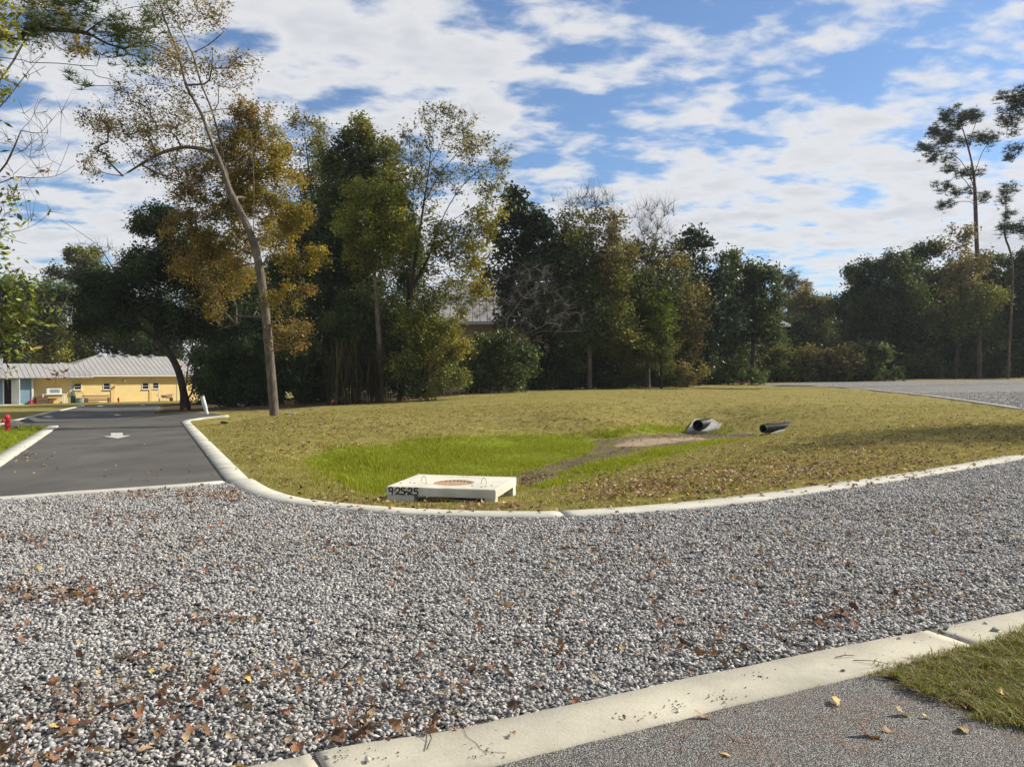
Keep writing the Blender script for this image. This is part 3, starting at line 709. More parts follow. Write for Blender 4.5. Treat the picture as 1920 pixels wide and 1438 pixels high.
def grass():
    isl = XY([p for p in far_edge]) + XY(right_edge) + [(18, 40), (-6, 34)] + XY(road_r[::-1])
    # inset the lawn from the curbs
    dry_src = [blade_clump(300 + i, 16, .07, .02, .045, .0032, DRY, 1.2) for i in range(6)]
    lush_src = [blade_clump(320 + i, 16, .07, .07, .17, .0042, LUSH, .6) for i in range(6)]
    def inset(P, lines_, m):
        d = np.full(len(P), 9.)
        for line in lines_:
            L_ = np.array([(p[0], p[1]) for p in line])
            for a, b in zip(L_, L_[1:]):
                ab = b - a; t = np.clip(((P - a) @ ab) / (ab @ ab + 1e-9), 0, 1); d = np.minimum(d, np.linalg.norm(P - a - t[:, None] * ab, axis=1))
        return P[d > m]
    P = []
    for y0, y1, dn in ((7, 12, 150), (12, 17, 95), (17, 24, 45), (24, 33, 18)):
        n = int(36 * (y1 - y0) * dn * .8); q = np.stack([rng.uniform(-11, 20, n), rng.uniform(y0, y1, n)], 1); P.append(q[inside(isl, q[:, 0], q[:, 1])])
    P = np.concatenate(P)
    k = np.ones(len(P), bool)
    for s in sand_xy + [BOX_XY, BOX_PAD]: k &= ~inside(s, P[:, 0], P[:, 1])
    for s in soil_xy: k &= ~(inside(s, P[:, 0], P[:, 1]) & (rng.random(len(P)) < .55))
    for s in green_xy: k &= ~(inside(s, P[:, 0], P[:, 1]) & (rng.random(len(P)) < .6))
    P = inset(P[k], [far_edge, road_r, right_edge], .40)
    z = gz(P[:, 0], P[:, 1]); s = rng.uniform(.7, 1.35, len(P)) * (1 + .02 * np.maximum(0, P[:, 1] - 12))
    rot = np.stack([np.zeros(len(P)), np.zeros(len(P)), rng.uniform(0, 6.28, len(P))], 1)
    scatter('dry_grass', np.column_stack([P, z]), rot, s, rng.integers(0, 6, len(P)), dry_src, 'short dormant olive tan grass on the lawn island', 'grass')
    P = pts_in(green_xy[:4], 135); P = P + rng.normal(0, 1, P.shape) * np.where(rng.random((len(P), 1)) < .35, .45, .12)
    k = np.ones(len(P), bool)
    for q_ in soil_xy + [BOX_XY]: k &= ~inside(q_, P[:, 0], P[:, 1]) | (rng.random(len(P)) < .06)
    P = P[k & ~inside(BOX_XY, P[:, 0], P[:, 1])]; z = gz(P[:, 0], P[:, 1])
    s = rng.uniform(.55, 1.1, len(P)) * (.7 + .5 * np.sin(P[:, 0] * 1.3 + np.sin(P[:, 1])) * np.sin(P[:, 1] * 1.1 + 1)) + .12
    rot = np.stack([np.zeros(len(P)), np.zeros(len(P)), rng.uniform(0, 6.28, len(P))], 1)
    scatter('lush_grass', np.column_stack([P, z]), rot, s, rng.integers(0, 6, len(P)), lush_src, 'bright green tall grass growing in the damp basin', 'grass')
    ll = [p for p in green_xy[4]]; P = pts_in([ll], 30); P = P[(P[:, 0] > -20) & (P[:, 1] < 28)]; P = inset(P, [road_l], .38); z = gz(P[:, 0], P[:, 1])
    rot = np.stack([np.zeros(len(P)), np.zeros(len(P)), rng.uniform(0, 6.28, len(P))], 1)
    scatter('hydrant_lawn_grass', np.column_stack([P, z]), rot, rng.uniform(.5, .9, len(P)), rng.integers(0, 6, len(P)), lush_src, 'green grass on the wedge of lawn with the red hydrant', 'grass')
    # strip of grass overhanging the inner edge of the far curb
    # near grass patch at the pavement edge
    patch = XY(hits([(1636, 1266), (1700, 1238), (1770, 1222), (1830, 1214), (1880, 1202), (1900, 1186), (1960, 1180), (2150, 1140)], .03)) + [(6.5, 3.4), (4.0, 2.6)] + XY(hits([(2000, 1392), (1920, 1378), (1860, 1360), (1790, 1338), (1720, 1305), (1675, 1284)], 0.0))
    near_src = [blade_clump(350 + i, 24, .035, .010, .042, .0020, MIXD, 2.6) for i in range(6)] + [blade_clump(370 + i, 24, .045, .006, .02, .0022, [(.24, .17, .07), (.16, .10, .045), (.34, .27, .14)], 3.5) for i in range(2)]
    P = pts_in([patch], 1500); P = P + rng.normal(0, 1, P.shape) * np.where(rng.random((len(P), 1)) < .25, .035, .008); P = P[np.sin(P[:, 0] * 23 + np.sin(P[:, 1] * 17) * 2) * np.sin(P[:, 1] * 27) < rng.uniform(.25, 1.4, len(P))]; z = gz(P[:, 0], P[:, 1]) + .024
    z += .018 * (np.sin(P[:, 0] * 7) * np.sin(P[:, 1] * 9) * .5 + .5)
    rot = np.stack([rng.uniform(-.2, .2, len(P)), rng.uniform(-.2, .2, len(P)), rng.uniform(0, 6.28, len(P))], 1)
    scatter('near_grass', np.column_stack([P, z]), rot, rng.uniform(.55, 1.3, len(P)), rng.integers(0, 8, len(P)), near_src, 'olive and green grass tuft spilling onto the rough pavement', 'grass')
    pc = np.array(patch); cc = np.array([3.6, 4.0]); sheet_poly = [tuple(cc + (q_ - cc) * .965) for q_ in pc]
    bm = bmesh.new(); f = bm.faces.new([bm.verts.new((x, y, 0)) for x, y in sheet_poly]); 
    ret = bmesh.ops.extrude_face_region(bm, geom=[f]); bmesh.ops.translate(bm, vec=(0, 0, .016), verts=[v for v in ret['geom'] if isinstance(v, bmesh.types.BMVert)])
    bmesh.ops.translate(bm, vec=(0, 0, .012), verts=bm.verts); bmesh.ops.recalc_face_normals(bm, faces=bm.faces)
    me = bpy.data.meshes.new('sod'); bm.to_mesh(me); bm.free(); m = paint('sod_soil', (.045, .036, .016), .95, .3, 12); me.materials.append(m)
    tag(put('sod', me), 'dark soil of the grass tuft beside the near curb', 'soil', None, 'structure')

# ------------------------------------------------------------------ drain box
def drain_box():
    c4 = [W(716, 912, 9.72), W(911, 918, 9.45), W(975, 895, 10.57), W(800, 892, 10.73)]
    c = sum(c4, Vector()) / 4; ang = math.atan2((c4[1] - c4[0]).y + (c4[2] - c4[3]).y, (c4[1] - c4[0]).x + (c4[2] - c4[3]).x)
    lx, ly, th = 1.42, 1.2, .108; zt = .125; ang = R(-12.5)
    root = thing('drain_box', 'pale concrete storm drain box with round rusty grate and black date', 'drain box', (c.x, c.y, zt - th - .16), ang)
    zb = .16; rs = random.Random(3)
    # slab with round hole
    bm = bmesh.new(); n = 40; hr = .27; hc = (.02, -.1)
    def sq(a):
        ca_, sa_ = math.cos(a), math.sin(a); k = 1 / max(abs(ca_), abs(sa_)); return (ca_ * k * lx / 2, sa_ * k * ly / 2)
    angs = [2 * math.pi * i / n + math.pi / 4 for i in range(n)]
    O = [sq(a) for a in angs]; I = [(hc[0] + hr * math.cos(a), hc[1] + hr * math.sin(a)) for a in angs]
    B = .008
    lay = {}
    for nm, pts, z, ins in (('ot', O, zb + th, B), ('om', O, zb + th - B, 0), ('ob', O, zb, 0), ('it', I, zb + th, -B), ('im', I, zb + th - B, 0), ('ib', I, zb, 0)):
        lay[nm] = [bm.verts.new((x * (1 - ins / (lx / 2)) if nm[0] == 'o' else x + (x - hc[0]) * (.02 if nm == 'it' else 0), y * (1 - ins / (ly / 2)) if nm[0] == 'o' else y + (y - hc[1]) * (.02 if nm == 'it' else 0), z + (rs.uniform(-.002, .002) if nm == 'ot' else 0))) for x, y in pts]
    for a, b in (('ot', 'om'), ('om', 'ob'), ('it', 'ot'), ('im', 'it'), ('ib', 'im'), ('ob', 'ib')):
        for i in range(n): bm.faces.new((lay[a][i], lay[a][(i+1) % n], lay[b][(i+1) % n], lay[b][i]))
    bmesh.ops.recalc_face_normals(bm, faces=bm.faces); me = bpy.data.meshes.new('top_slab'); bm.to_mesh(me); bm.free(); me.materials.append(M['slab'])
    slab = put('top_slab', me, root)
    # corner supports
    for x, y, sx, sy in ((-lx/2 + .185, -ly/2 + .09, .37, .18), (lx/2 - .075, -ly/2 + .075, .15, .15), (lx/2 - .07, ly/2 - .09, .14, .18), (-lx/2 + .09, ly/2 - .09, .18, .18)):
        sup = MB().box((x, y, -.092), (sx - .012, sy - .012, .50), None, .006); sup.build('support', M['slab'], root)
    MB().box((.28, -ly/2 + .10, -.03), (.26, .12, .30)).build('support', M['slab_dark'], root)
    # lower chamber rim
    b = MB()
    for x, y, sx, sy in ((0, ly/2 - .06, lx - .34, .11), (-lx/2 + .06, .05, .11, ly - .5), (lx/2 - .06, 0.02, .11, ly - .45)): b.box((x, y, -.17), (sx, sy, .30))
    b.build('chamber_rim', M['slab'], root)
    MB().box((0, .05, -.33), (lx - .2, ly - .2, .06)).build('chamber_dark_floor', M['dark_void'], root)  # floor coloured near-black so the chamber under the grate reads unlit
    # grate
    gr = MB(); gr.lathe([(hr - .03, zb + th - .02), (hr - .004, zb + th - .02), (hr - .004, zb + th - .004), (hr - .03, zb + th - .004), (hr - .03, zb + th - .02)], (hc[0], hc[1], 0), 40, None, False)
    grate = gr.build('grate_ring', M['rust'], root)
    for i in range(10):
        x = -hr + .045 + i * (2 * hr - .09) / 9; l = math.sqrt(max(.001, (hr - .02) ** 2 - x * x)) * 2
        MB().box((hc[0] + x, hc[1], zb + th - .014), (.014, l, .018)).build('grate_bar', M['rust'], grate)
    MB().box((hc[0], hc[1], zb + th - .03), (2 * hr - .05, .03, .012)).build('grate_bar', M['rust'], grate)
    # lifting loops
    for x, y in ((-.38, -.12), (.44, -.14), (.02, .46)):
        t = [(x + .035 * math.cos(a), y + .012 * math.sin(a), zb + th - .008 + .085 * math.sin(a)) for a in np.linspace(0, math.pi, 9)]
        MB().tube(t, .0036, 5).build('lifting_loop', M['rust'], root)
    # pits and leaf bits on the slab
    for i, (x, y) in enumerate(((-.52, -.24), (-.46, -.26), (-.30, -.25), (.34, -.33), (.52, -.36), (.58, -.28), (.48, -.40), (-.62, -.33))):
        MB().box((x, y, zb + th + .004), (.022, .016, .006), Matrix.Rotation(i, 3, 'Z')).build('debris', M['brown_box'], slab)
    # painted date on the front edge: strokes, (x, z) in units of one digit
    G = {'9': [[(.75, .62), (.55, .42), (.25, .5), (.2, .8), (.5, .98), (.75, .8), (.74, .4), (.7, 0)]],
         '.': [[(.45, .45), (.5, .62), (.42, .55)]],
         '2': [[(.1, .78), (.35, .98), (.68, .85), (.66, .6), (.3, .18), (.1, .08), (.3, .25), (.55, .12), (.9, .1)]],
         '5': [[(.85, .95), (.3, .95), (.25, .58), (.62, .6), (.82, .35), (.6, .05), (.2, .1)]],
         '-': [[(.05, .32), (.5, .45), (.95, .42)]]}
    b = MB(); x0 = -lx/2 + .02; y = -ly/2 - .002; hgt = .092
    for ch, xx, wd in (('9', 0, .085), ('.', .078, .04), ('2', .10, .085), ('5', .165, .08), ('-', .215, .07), ('2', .26, .085), ('5', .335, .08)):
        for st in G[ch]:
            pts = [Vector((x0 + xx + px * wd, y, zb + .008 + pz * hgt)) for px, pz in st]; pts = smooth(pts, 4)
            for a, q in zip(pts, pts[1:]):
                d = (q - a); 
                if d.length < 1e-4: continue
                d.normalize(); nn = Vector((-d.z, 0, d.x)) * .0085; a2 = a - d * .004; q2 = q + d * .004
                b.bm.faces.new([b.bm.verts.new(v) for v in (a2 - nn, q2 - nn, q2 + nn, a2 + nn)])
    # layer the strokes a hair apart so overlapping strokes never share a plane
    for i, f in enumerate(b.bm.faces):
        for v in f.verts: v.co.y -= .00003 * i
    b.build('painted_date', M['graffiti'], slab)
    c_, s_ = math.cos(ang), math.sin(ang)
    return [(c.x + x * c_ - y * s_, c.y + x * s_ + y * c_) for x, y in ((-lx/2, -ly/2), (lx/2, -ly/2), (lx/2, ly/2), (-lx/2, ly/2))]
BOX_XY = drain_box()
BOX_PAD = [(sum(p[0] for p in BOX_XY) / 4 + (p[0] - sum(q[0] for q in BOX_XY) / 4) * 1.22, sum(p[1] for p in BOX_XY) / 4 + (p[1] - sum(q[1] for q in BOX_XY) / 4) * 1.22) for p in BOX_XY]
grass()

# ------------------------------------------------------------------ culverts
def pipe_mesh(name, parent, a, b, r, n=28, ribs=True, pitch=.085, amp=.022):
    """Black corrugated pipe from a to b, open at a."""
    a = Vector(a); b = Vector(b); d = (b - a); L_ = d.length; prof = []
    k = int(L_ / (pitch / 6))
    for i in range(k + 1):
        s = L_ * i / k; rr = r + (amp * (.5 + .5 * math.tanh(2.5 * math.sin(2 * math.pi * s / pitch))) if ribs and s > .04 else amp * .6)
        prof.append((rr, s))
    inner = [(r - .012, s) for s in np.linspace(L_, 0, 4)]
    m = MB(); m.lathe(prof + inner + [prof[0]], (0, 0, 0), n, None, False)
    rot = d.to_track_quat('Z', 'Y').to_matrix().to_4x4(); bmesh.ops.transform(m.bm, matrix=Matrix.Translation(a) @ rot, verts=m.bm.verts)
    o = m.build(name, M['black'], parent, smooth_=False); return o
def culverts():
    # headwall culvert
    c = W(1313, 797, 30.03); root = thing('culvert', 'black pipe culvert set in a sloping grey concrete apron slab', 'culvert', (c.x, c.y, c.z - .25))
    o = Vector(root.location)
    q = [W(1287, 808, 29.39) - o, W(1302, 785.5, 31.20) - o, W(1361, 785, 31.52) - o, W(1346, 802, 29.82) - o, W(1326, 808, 29.50) - o]
    n = (q[1] - q[0]).cross(q[2] - q[0]).normalized(); n = n if n.z > 0 else -n
    MB().poly(q, -n * .14).build('apron_slab', M['slab_dark'], root)
    pipe_mesh('pipe', root, W(1308.5, 797.5, 29.18) - o, W(1340, 791, 33.02) - o, .19, ribs=True)
    MB().lathe([(.19, 0), (.19, .01)], W(1314, 796.6, 29.93) - o, 24, (W(1340, 791, 33.02) - W(1311, 796.5, 29.18))).build('pipe_dark_disc', M['dark_void'], root)  # black disc stands for the unlit inside of the pipe
    # side culvert
    c = W(1455, 805, 27.17); root = thing('culvert', 'black corrugated pipe lying bare beside a thin concrete slab edge', 'culvert', (c.x, c.y, c.z - .2)); o = Vector(root.location)
    pipe_mesh('pipe', root, W(1431, 803.5, 26.76) - o, W(1495, 798.0, 28.84) - o, .125, 24, True, .105, .032)
    q = [W(1445, 812, 26.54) - o, W(1490, 803, 27.38) - o, W(1503, 791.5, 29.06) - o, W(1494, 792, 29.47) - o, W(1470, 803, 28.01) - o]
    MB().poly(q, Vector((.02, .02, -.12))).build('apron_slab', M['slab_dark'], root)
    # small inlet in the swale by the road
    c = W(425, 801.5, 30.46); root = thing('drain_inlet', 'dark drain inlet pipe sunk in the grassy swale near the road', 'drain'); root.location = (c.x, c.y, c.z - .2); o = Vector(root.location)
    pipe_mesh('pipe', root, W(423, 801, 30.14) - o, W(415, 799, 32.48) - o, .2, 20, True)
    MB().lathe([(.2, 0), (.2, .01)], W(422, 800.8, 30.78) - o, 20, (W(415, 799, 32.48) - W(423, 801, 30.14))).build('pipe_dark_disc', M['dark_void'], root)  # black disc again painting the dark of the pipe bore
culverts()

# ------------------------------------------------------------------ hydrants, pipe, flags
def hydrant(loc, s, label):
    root = thing('fire_hydrant', label, 'fire hydrant', loc, R(-30), 'red fire hydrants')
    b = MB(); b.lathe([(.17, -.03), (.17, .03), (.115, .035), (.105, .22), (.15, .225), (.15, .265), (.112, .27), (.108, .55), (.135, .56), (.135, .60)], n=20)
    b.build('barrel', M['red'], root, smooth_=False).scale = (s, s, s)
    b = MB(); b.lathe([(.13, .60), (.13, .625), (.118, .66), (.085, .705), (.045, .725), (.04, .73)], n=20); bo = b.build('bonnet', M['red'], root); bo.scale = (s, s, s)
    b = MB(); b.lathe([(.03, .725), (.026, .785)], n=5); b.build('operating_nut', M['red'], bo)
    for ax, r, l in (((1, 0, 0), .055, .19), ((-1, 0, 0), .055, .19), ((0, -1, 0), .075, .20)):
        b = MB(); b.lathe([(r * .8, .06), (r * .8, l - .05), (r, l - .05), (r, l), (r * .4, l + .005), (r * .4, l + .03)], (0, 0, .46), 14, ax)
        b.build('nozzle_cap', M['red'], root).scale = (s, s, s)
p = hit(14, 808); hydrant((p.x, p.y, g(p.x, p.y)), 0.72, 'red fire hydrant on the green wedge of lawn by the road')
def leaning_pipe():
    a = hit(388, 775.5); a.z = g(a.x, a.y); top = W(378.5, 742, a.y - .1)
    root = thing('vent_pipe', 'leaning white pipe post standing on the junction curb', 'pipe', a); d = top - a
    L_ = d.length; rot = d.to_track_quat('Z', 'Y').to_matrix().to_4x4()
    b = MB(); b.lathe([(.075, -.05), (.075, L_ * .28), (.092, L_ * .29), (.092, L_ * .96)], n=18); bmesh.ops.transform(b.bm, matrix=rot, verts=b.bm.verts); b.build('pipe', M['pvc'], root)
    b = MB(); b.lathe([(.104, L_ * .955), (.104, L_ * 1.0), (.06, L_ * 1.01)], n=18); bmesh.ops.transform(b.bm, matrix=rot, verts=b.bm.verts); b.build('cap', M['wood'], root)
leaning_pipe()
def flag(px, py, s, label):
    p = hit(px, py); root = thing('marker_flag', label, 'flag', (p.x, p.y, g(p.x, p.y)))
    MB().tube([(0, 0, -.05), (0, 0, .30 * s)], .004 * s, 5).build('wire', M['steel'], root)
    MB().poly([(0, 0, .19 * s), (.13 * s, .02, .20 * s), (.12 * s, .03, .29 * s), (0, 0, .30 * s)], (0, .004, 0)).build('flag_sheet', M['red'], root)
flag(345, 775, .8, 'small red utility flag under the dark oak by the junction'); flag(622, 761, .9, 'small red utility flag at the foot of the dry reeds')
p = hit(545, 776); tag(MB().box((0, 0, .03), (.42, .10, .05), None, .006).build('board', M['curb_far'], None, (p.x, p.y, g(p.x, p.y)), (0, 0, .15)), 'short pale board lying on the lawn beside the gold tree trunk', 'board')

# ------------------------------------------------------------------ fallen leaves, needles, twigs
def leaf_mesh(seed, L_=.10, wd=.06, curl=.5, lobes=True, col=(.28, .13, .05), name='fallen_leaf'):
    r = np.random.default_rng(seed); n = 9; V = []; Fs = []
    ts = np.linspace(0, 1, n); sg = r.choice([1, 1, -.6]); sl, sr = r.uniform(-.3, 1.3, 2); tw = r.uniform(-.9, .9)
    for t in ts:
        w = wd * .5 * math.sin(math.pi * min(1, t * .96 + .03)) ** .8
        if lobes: w *= 1 + .35 * math.cos(t * 18 + seed)
        x = (t - .5) * L_; bend = curl * (t - .5) ** 2 * L_ * 1.6
        for sgn in (-1, 0, 1):
            V.append((x + r.normal(0, .002), sgn * w * r.uniform(.75, 1.15), .006 + bend * sg + (sgn * w * tw) * (t - .5) * 2 + abs(sgn) * w * curl * (sl if sgn < 0 else sr) * r.uniform(.3, 1.2) + r.normal(0, .0025)))
    for i in range(n - 1):
        a = i * 3; Fs += [(a, a+1, a+4, a+3), (a+1, a+2, a+5, a+4)]
    k = len(V); 
    C = [np.array(col) * r.uniform(.8, 1.2) for _ in Fs]
    # stalk
    V += [(-L_*.5 - .02, -.0012, .012), (-L_*.5 - .02, .0012, .012), (-L_*.46, .0015, .008 + curl * .2 * L_ * 1.6), (-L_*.46, -.0015, .008 + curl * .2 * L_ * 1.6)]
    Fs.append((k, k+1, k+2, k+3)); C.append(np.array(col) * .7)
    return mesh_np(name, np.array(V), np.array(Fs), [M['dead_leaf']], np.array(C), True)
LEAFCOL = {'tan': (.36, .26, .16), 'brown': (.19, .105, .06), 'rust': (.25, .12, .065), 'dark': (.085, .048, .033), 'yellow': (.58, .42, .16)}
LM = {k: [leaf_mesh(i * 7 + j, .075 + .012 * (i % 4), .040 + .007 * (i % 3), .25 + .22 * (i % 4), i % 3 != 0, c) for i in range(5)] for j, (k, c) in enumerate(LEAFCOL.items())}
def leaf_drop(px, py, kind, i, h, where, s=1.0, grp='dead leaves on the gravel', r=random.Random(5)):
    p = hit(px, py, h); z = g(p.x, p.y) + h
    tl = .8 if 'gravel' in where or 'grass' in where else .3; e_ = (r.uniform(-tl, tl), r.uniform(-tl, tl), r.uniform(0, 6.28)); me_ = LM[kind][i % 5]
    A_ = np.array([v.co[:] for v in me_.vertices]) @ euler_m(*e_).T; z -= A_[:, 2].min() * s + (.010 if tl > .5 else -.001)
    o = put('fallen_leaf', me_, None, (p.x, p.y, z - (.002 if tl < .5 else 0)), e_); o.scale = (s, s, s if tl > .5 else s * .55)
    word = {'tan': 'pale tan', 'brown': 'brown', 'rust': 'rust brown', 'dark': 'dark brown', 'yellow': 'yellow'}[kind]
    tag(o, 'curled %s dead leaf lying on %s' % (word, where), 'leaf', grp)
rl = random.Random(21)
def weighted(): return rl.choices(['tan', 'brown', 'rust', 'dark', 'yellow'], [2.6, 4, 3, 3, .3])[0]
cl = [(100, 1350, 90, 40, 34), (40, 1420, 40, 16, 12), (330, 1375, 60, 30, 14), (700, 1360, 60, 22, 24), (620, 1385, 50, 20, 18), (150, 1120, 90, 14, 26), (430, 1155, 45, 8, 16), (600, 1250, 60, 20, 10), (840, 1370, 50, 10, 10),
      (300, 1270, 120, 40, 12), (900, 1270, 120, 40, 12), (1100, 1180, 160, 40, 12), (1400, 1180, 100, 25, 12), (1690, 1130, 60, 14, 14), (1560, 1165, 60, 16, 10), (1330, 1215, 60, 15, 8), (1740, 1115, 50, 8, 8), (40, 1180, 40, 14, 10), (500, 1330, 90, 30, 10), (1450, 1060, 160, 30, 10)]
near_xy = XY(near_edge)
cnt = 0
for cx, cy, sx, sy, n in cl:
    for k in range(n):
        px, py = cx + rl.gauss(0, sx), cy + rl.gauss(0, sy)
        if not (-20 < px < 1940 and py < 1450): continue
        q = hit(px, py, .02)
        if not inside(gravel_poly, np.array([q.x]), np.array([q.y]))[0] or inside(chip_poly, np.array([q.x]), np.array([q.y]))[0]: continue
        leaf_drop(px, py, weighted(), k, .03, 'the coarse grey gravel', rl.uniform(.45, .85)); cnt += 1
for px, py, kd, s, wh in ((1805, 1368, 'tan', 1.2, 'the rough pavement below the grass tuft'), (1690, 1340, 'tan', .9, 'the rough pavement below the grass tuft'), (1567, 1318, 'yellow', .8, 'the rough pavement along the long curb'), (1318, 1345, 'tan', .8, 'the rough pavement along the long curb'), (1628, 1380, 'rust', .9, 'the rough pavement below the grass tuft'),
                      (1665, 1370, 'tan', .8, 'the rough pavement below the grass tuft'), (1300, 1338, 'yellow', .6, 'the rough pavement along the long curb'), (1360, 1415, 'yellow', .6, 'the rough pavement along the long curb'), (1735, 1345, 'yellow', .5, 'the rough pavement below the grass tuft')):
    leaf_drop(px, py, kd, int(px), .018, wh, s, 'dead leaves on the rough pavement')
for px, py, kd in ((1790, 1300, 'dark'), (1877, 1302, 'yellow'), (1910, 1330, 'rust'), (1850, 1270, 'brown')): leaf_drop(px, py, kd, px, .05, 'the near grass tuft', .6, 'dead leaves on the grass tuft')
leaf_drop(962, 1377, 'brown', 2, NEAR_H + .006, 'the long near curb', .5, 'dead leaves on the near curb'); leaf_drop(1170, 1345, 'dark', 1, NEAR_H + .006, 'the long near curb', .35, 'dead leaves on the near curb')
def twig(px0, py0, px1, py1, h, label, r=.0025, bend=.02, mat='bark_dark', fork=True):
    a = hit(px0, py0, h); b = hit(px1, py1, h); m = a.lerp(b, .5) + Vector((bend, bend * .6, .006)); base = Vector((a.x, a.y, g(a.x, a.y) + h))
    up = Vector((0, 0, r)); mb = MB(); mb.tube([a - base + up, m - base + up, b - base + up], [r, r * .8, r * .5], 5)
    if fork: mb.tube([m - base + up, m.lerp(b, .5) - base + Vector((-.02, .02, .014))], [r * .6, r * .3], 4)
    tag(mb.build('twig', M[mat], None, base), label, 'twig')
twig(1566, 1233, 1602, 1229, NEAR_H + .006, 'short straight dark twig on the long near curb', .0028, .003)
twig(1600, 1238, 1672, 1246, NEAR_H + .006, 'forked dark twig casting a shadow on the near curb', .0022, .01)
twig(800, 1405, 806, 1372, NEAR_H + .006, 'thin dark crooked twig lying across the curb edge', .0026, .012)
def needles():
    V = []; Fs = []; C = []; r_ = np.random.default_rng(4)
    for cx, cy, sx, n in ((1400, 1390, 25, 14), (1590, 1310, 35, 14), (1620, 1350, 30, 10), (1360, 1320, 20, 6), (1700, 1300, 30, 8), (1540, 1380, 60, 12), (1250, 1400, 60, 10), (1240, 1228, 30, 5)):
        for k in range(n):
            px, py = cx + r_.normal(0, sx), cy + r_.normal(0, sx * .6); p = hit(px, py, .022)
            if p.y < 1.8: continue
            a = r_.uniform(0, 6.28); L_ = r_.uniform(.06, .16); d = np.array([math.cos(a), math.sin(a), 0]); s = np.array([-d[1], d[0], 0]) * .0014
            o = np.array([p.x, p.y, g(p.x, p.y) + .021]); k0 = len(V); t = np.array([0, 0, r_.uniform(.0, .012)])
            V += [o - s, o + s, o + d * L_ * .5 + s + t, o + d * L_ * .5 - s + t, o + d * L_ + t * .3]; Fs += [(k0, k0+1, k0+2), (k0, k0+2, k0+3), (k0+3, k0+2, k0+4)]; C += [(.30, .13, .06)] * 3
    tag(put('pine_needle_litter', mesh_np('pine_needle_litter', np.array(V), np.array(Fs), [M['dead_leaf']], np.array(C))), 'rust coloured pine needles strewn on the rough pavement', 'pine needles', None, 'stuff')
needles()
def far_litter():
    src = []
    for k in ('tan', 'brown', 'rust', 'dark', 'yellow'): src += LM[k][:3]
    def emit(name, P, label, smin, smax, h, w):
        n = len(P); z = gz(P[:, 0], P[:, 1]) + h; kind = rng.choice(5, n, p=w); idx = kind * 3 + rng.integers(0, 3, n)
        rot = np.stack([rng.uniform(-.5, .5, n), rng.uniform(-.5, .5, n), rng.uniform(0, 6.28, n)], 1)
        scatter(name, np.column_stack([P, z]), rot, rng.uniform(smin, smax, n), idx, src, label, 'leaf litter')
    # gravel beyond the individually built leaves
    P = []
    for cx, cy, sx, sy, n in ((330, 925, 80, 8, 170), (420, 930, 40, 10, 90), (220, 975, 90, 10, 60), (60, 1010, 60, 8, 40), (500, 1010, 260, 30, 90), (1000, 1040, 260, 30, 90), (1500, 1000, 260, 30, 110), (300, 1070, 200, 20, 60), (1300, 1090, 300, 30, 90), (1750, 950, 120, 25, 70), (150, 1110, 80, 8, 70), (1000, 1230, 420, 70, 110), (350, 1300, 220, 60, 110)):
        for k in range(n):
            q = hit(cx + rl.gauss(0, sx), cy + rl.gauss(0, sy), .02); P.append((q.x, q.y))
    P = np.array(P); P = P[inside(gravel_poly, P[:, 0], P[:, 1])]
    emit('gravel_leaf_litter', P, 'scattered brown dead leaves in drifts over the gravel', .4, .8, .026, [.22, .32, .2, .24, .02])
    P = []
    for cx, cy, sx, sy, n in ((1250, 905, 110, 16, 340), (1370, 888, 150, 18, 460), (1520, 876, 150, 16, 380), (1150, 915, 70, 12, 150), (1650, 860, 140, 16, 420), (1600, 820, 200, 20, 420), (1450, 840, 120, 14, 320), (1100, 770, 300, 18, 420), (800, 790, 200, 20, 260), (1500, 760, 200, 18, 360), (1300, 740, 300, 7, 260), (700, 790, 150, 14, 160), (480, 830, 60, 25, 90), (900, 950, 120, 6, 70), (650, 930, 60, 14, 60), (620, 835, 40, 8, 60), (1800, 800, 90, 22, 200), (560, 790, 80, 12, 90), (1850, 735, 80, 8, 60)):
        for k in range(int(n * (1.5 if cy > 830 else 2.6))):
            q = hit(cx + rl.gauss(0, sx), min(962, cy + rl.gauss(0, sy)), .02); P.append((q.x, q.y))
    P = np.array(P); k = inside(gravel_poly, P[:, 0], P[:, 1]) | inside(asphalt_poly, P[:, 0], P[:, 1]) | inside(BOX_XY, P[:, 0], P[:, 1]); P = P[~k]
    emit('lawn_leaf_litter', P, 'brown and pale dead leaves scattered over the lawn island', .6, 1.15, .022, [.36, .25, .09, .25, .05])
    P = []
    for cx, cy, sx, sy, n in ((60, 860, 40, 14, 40), (20, 845, 25, 6, 50), (180, 870, 120, 25, 24)):
        for k in range(n):
            q = hit(cx + rl.gauss(0, sx), cy + rl.gauss(0, sy), .02); P.append((q.x, q.y))
    emit('road_leaf_litter', np.array(P), 'few dry leaves along the left edge of the asphalt road', .5, .9, .008, [.35, .3, .25, .1, .0])
far_litter()
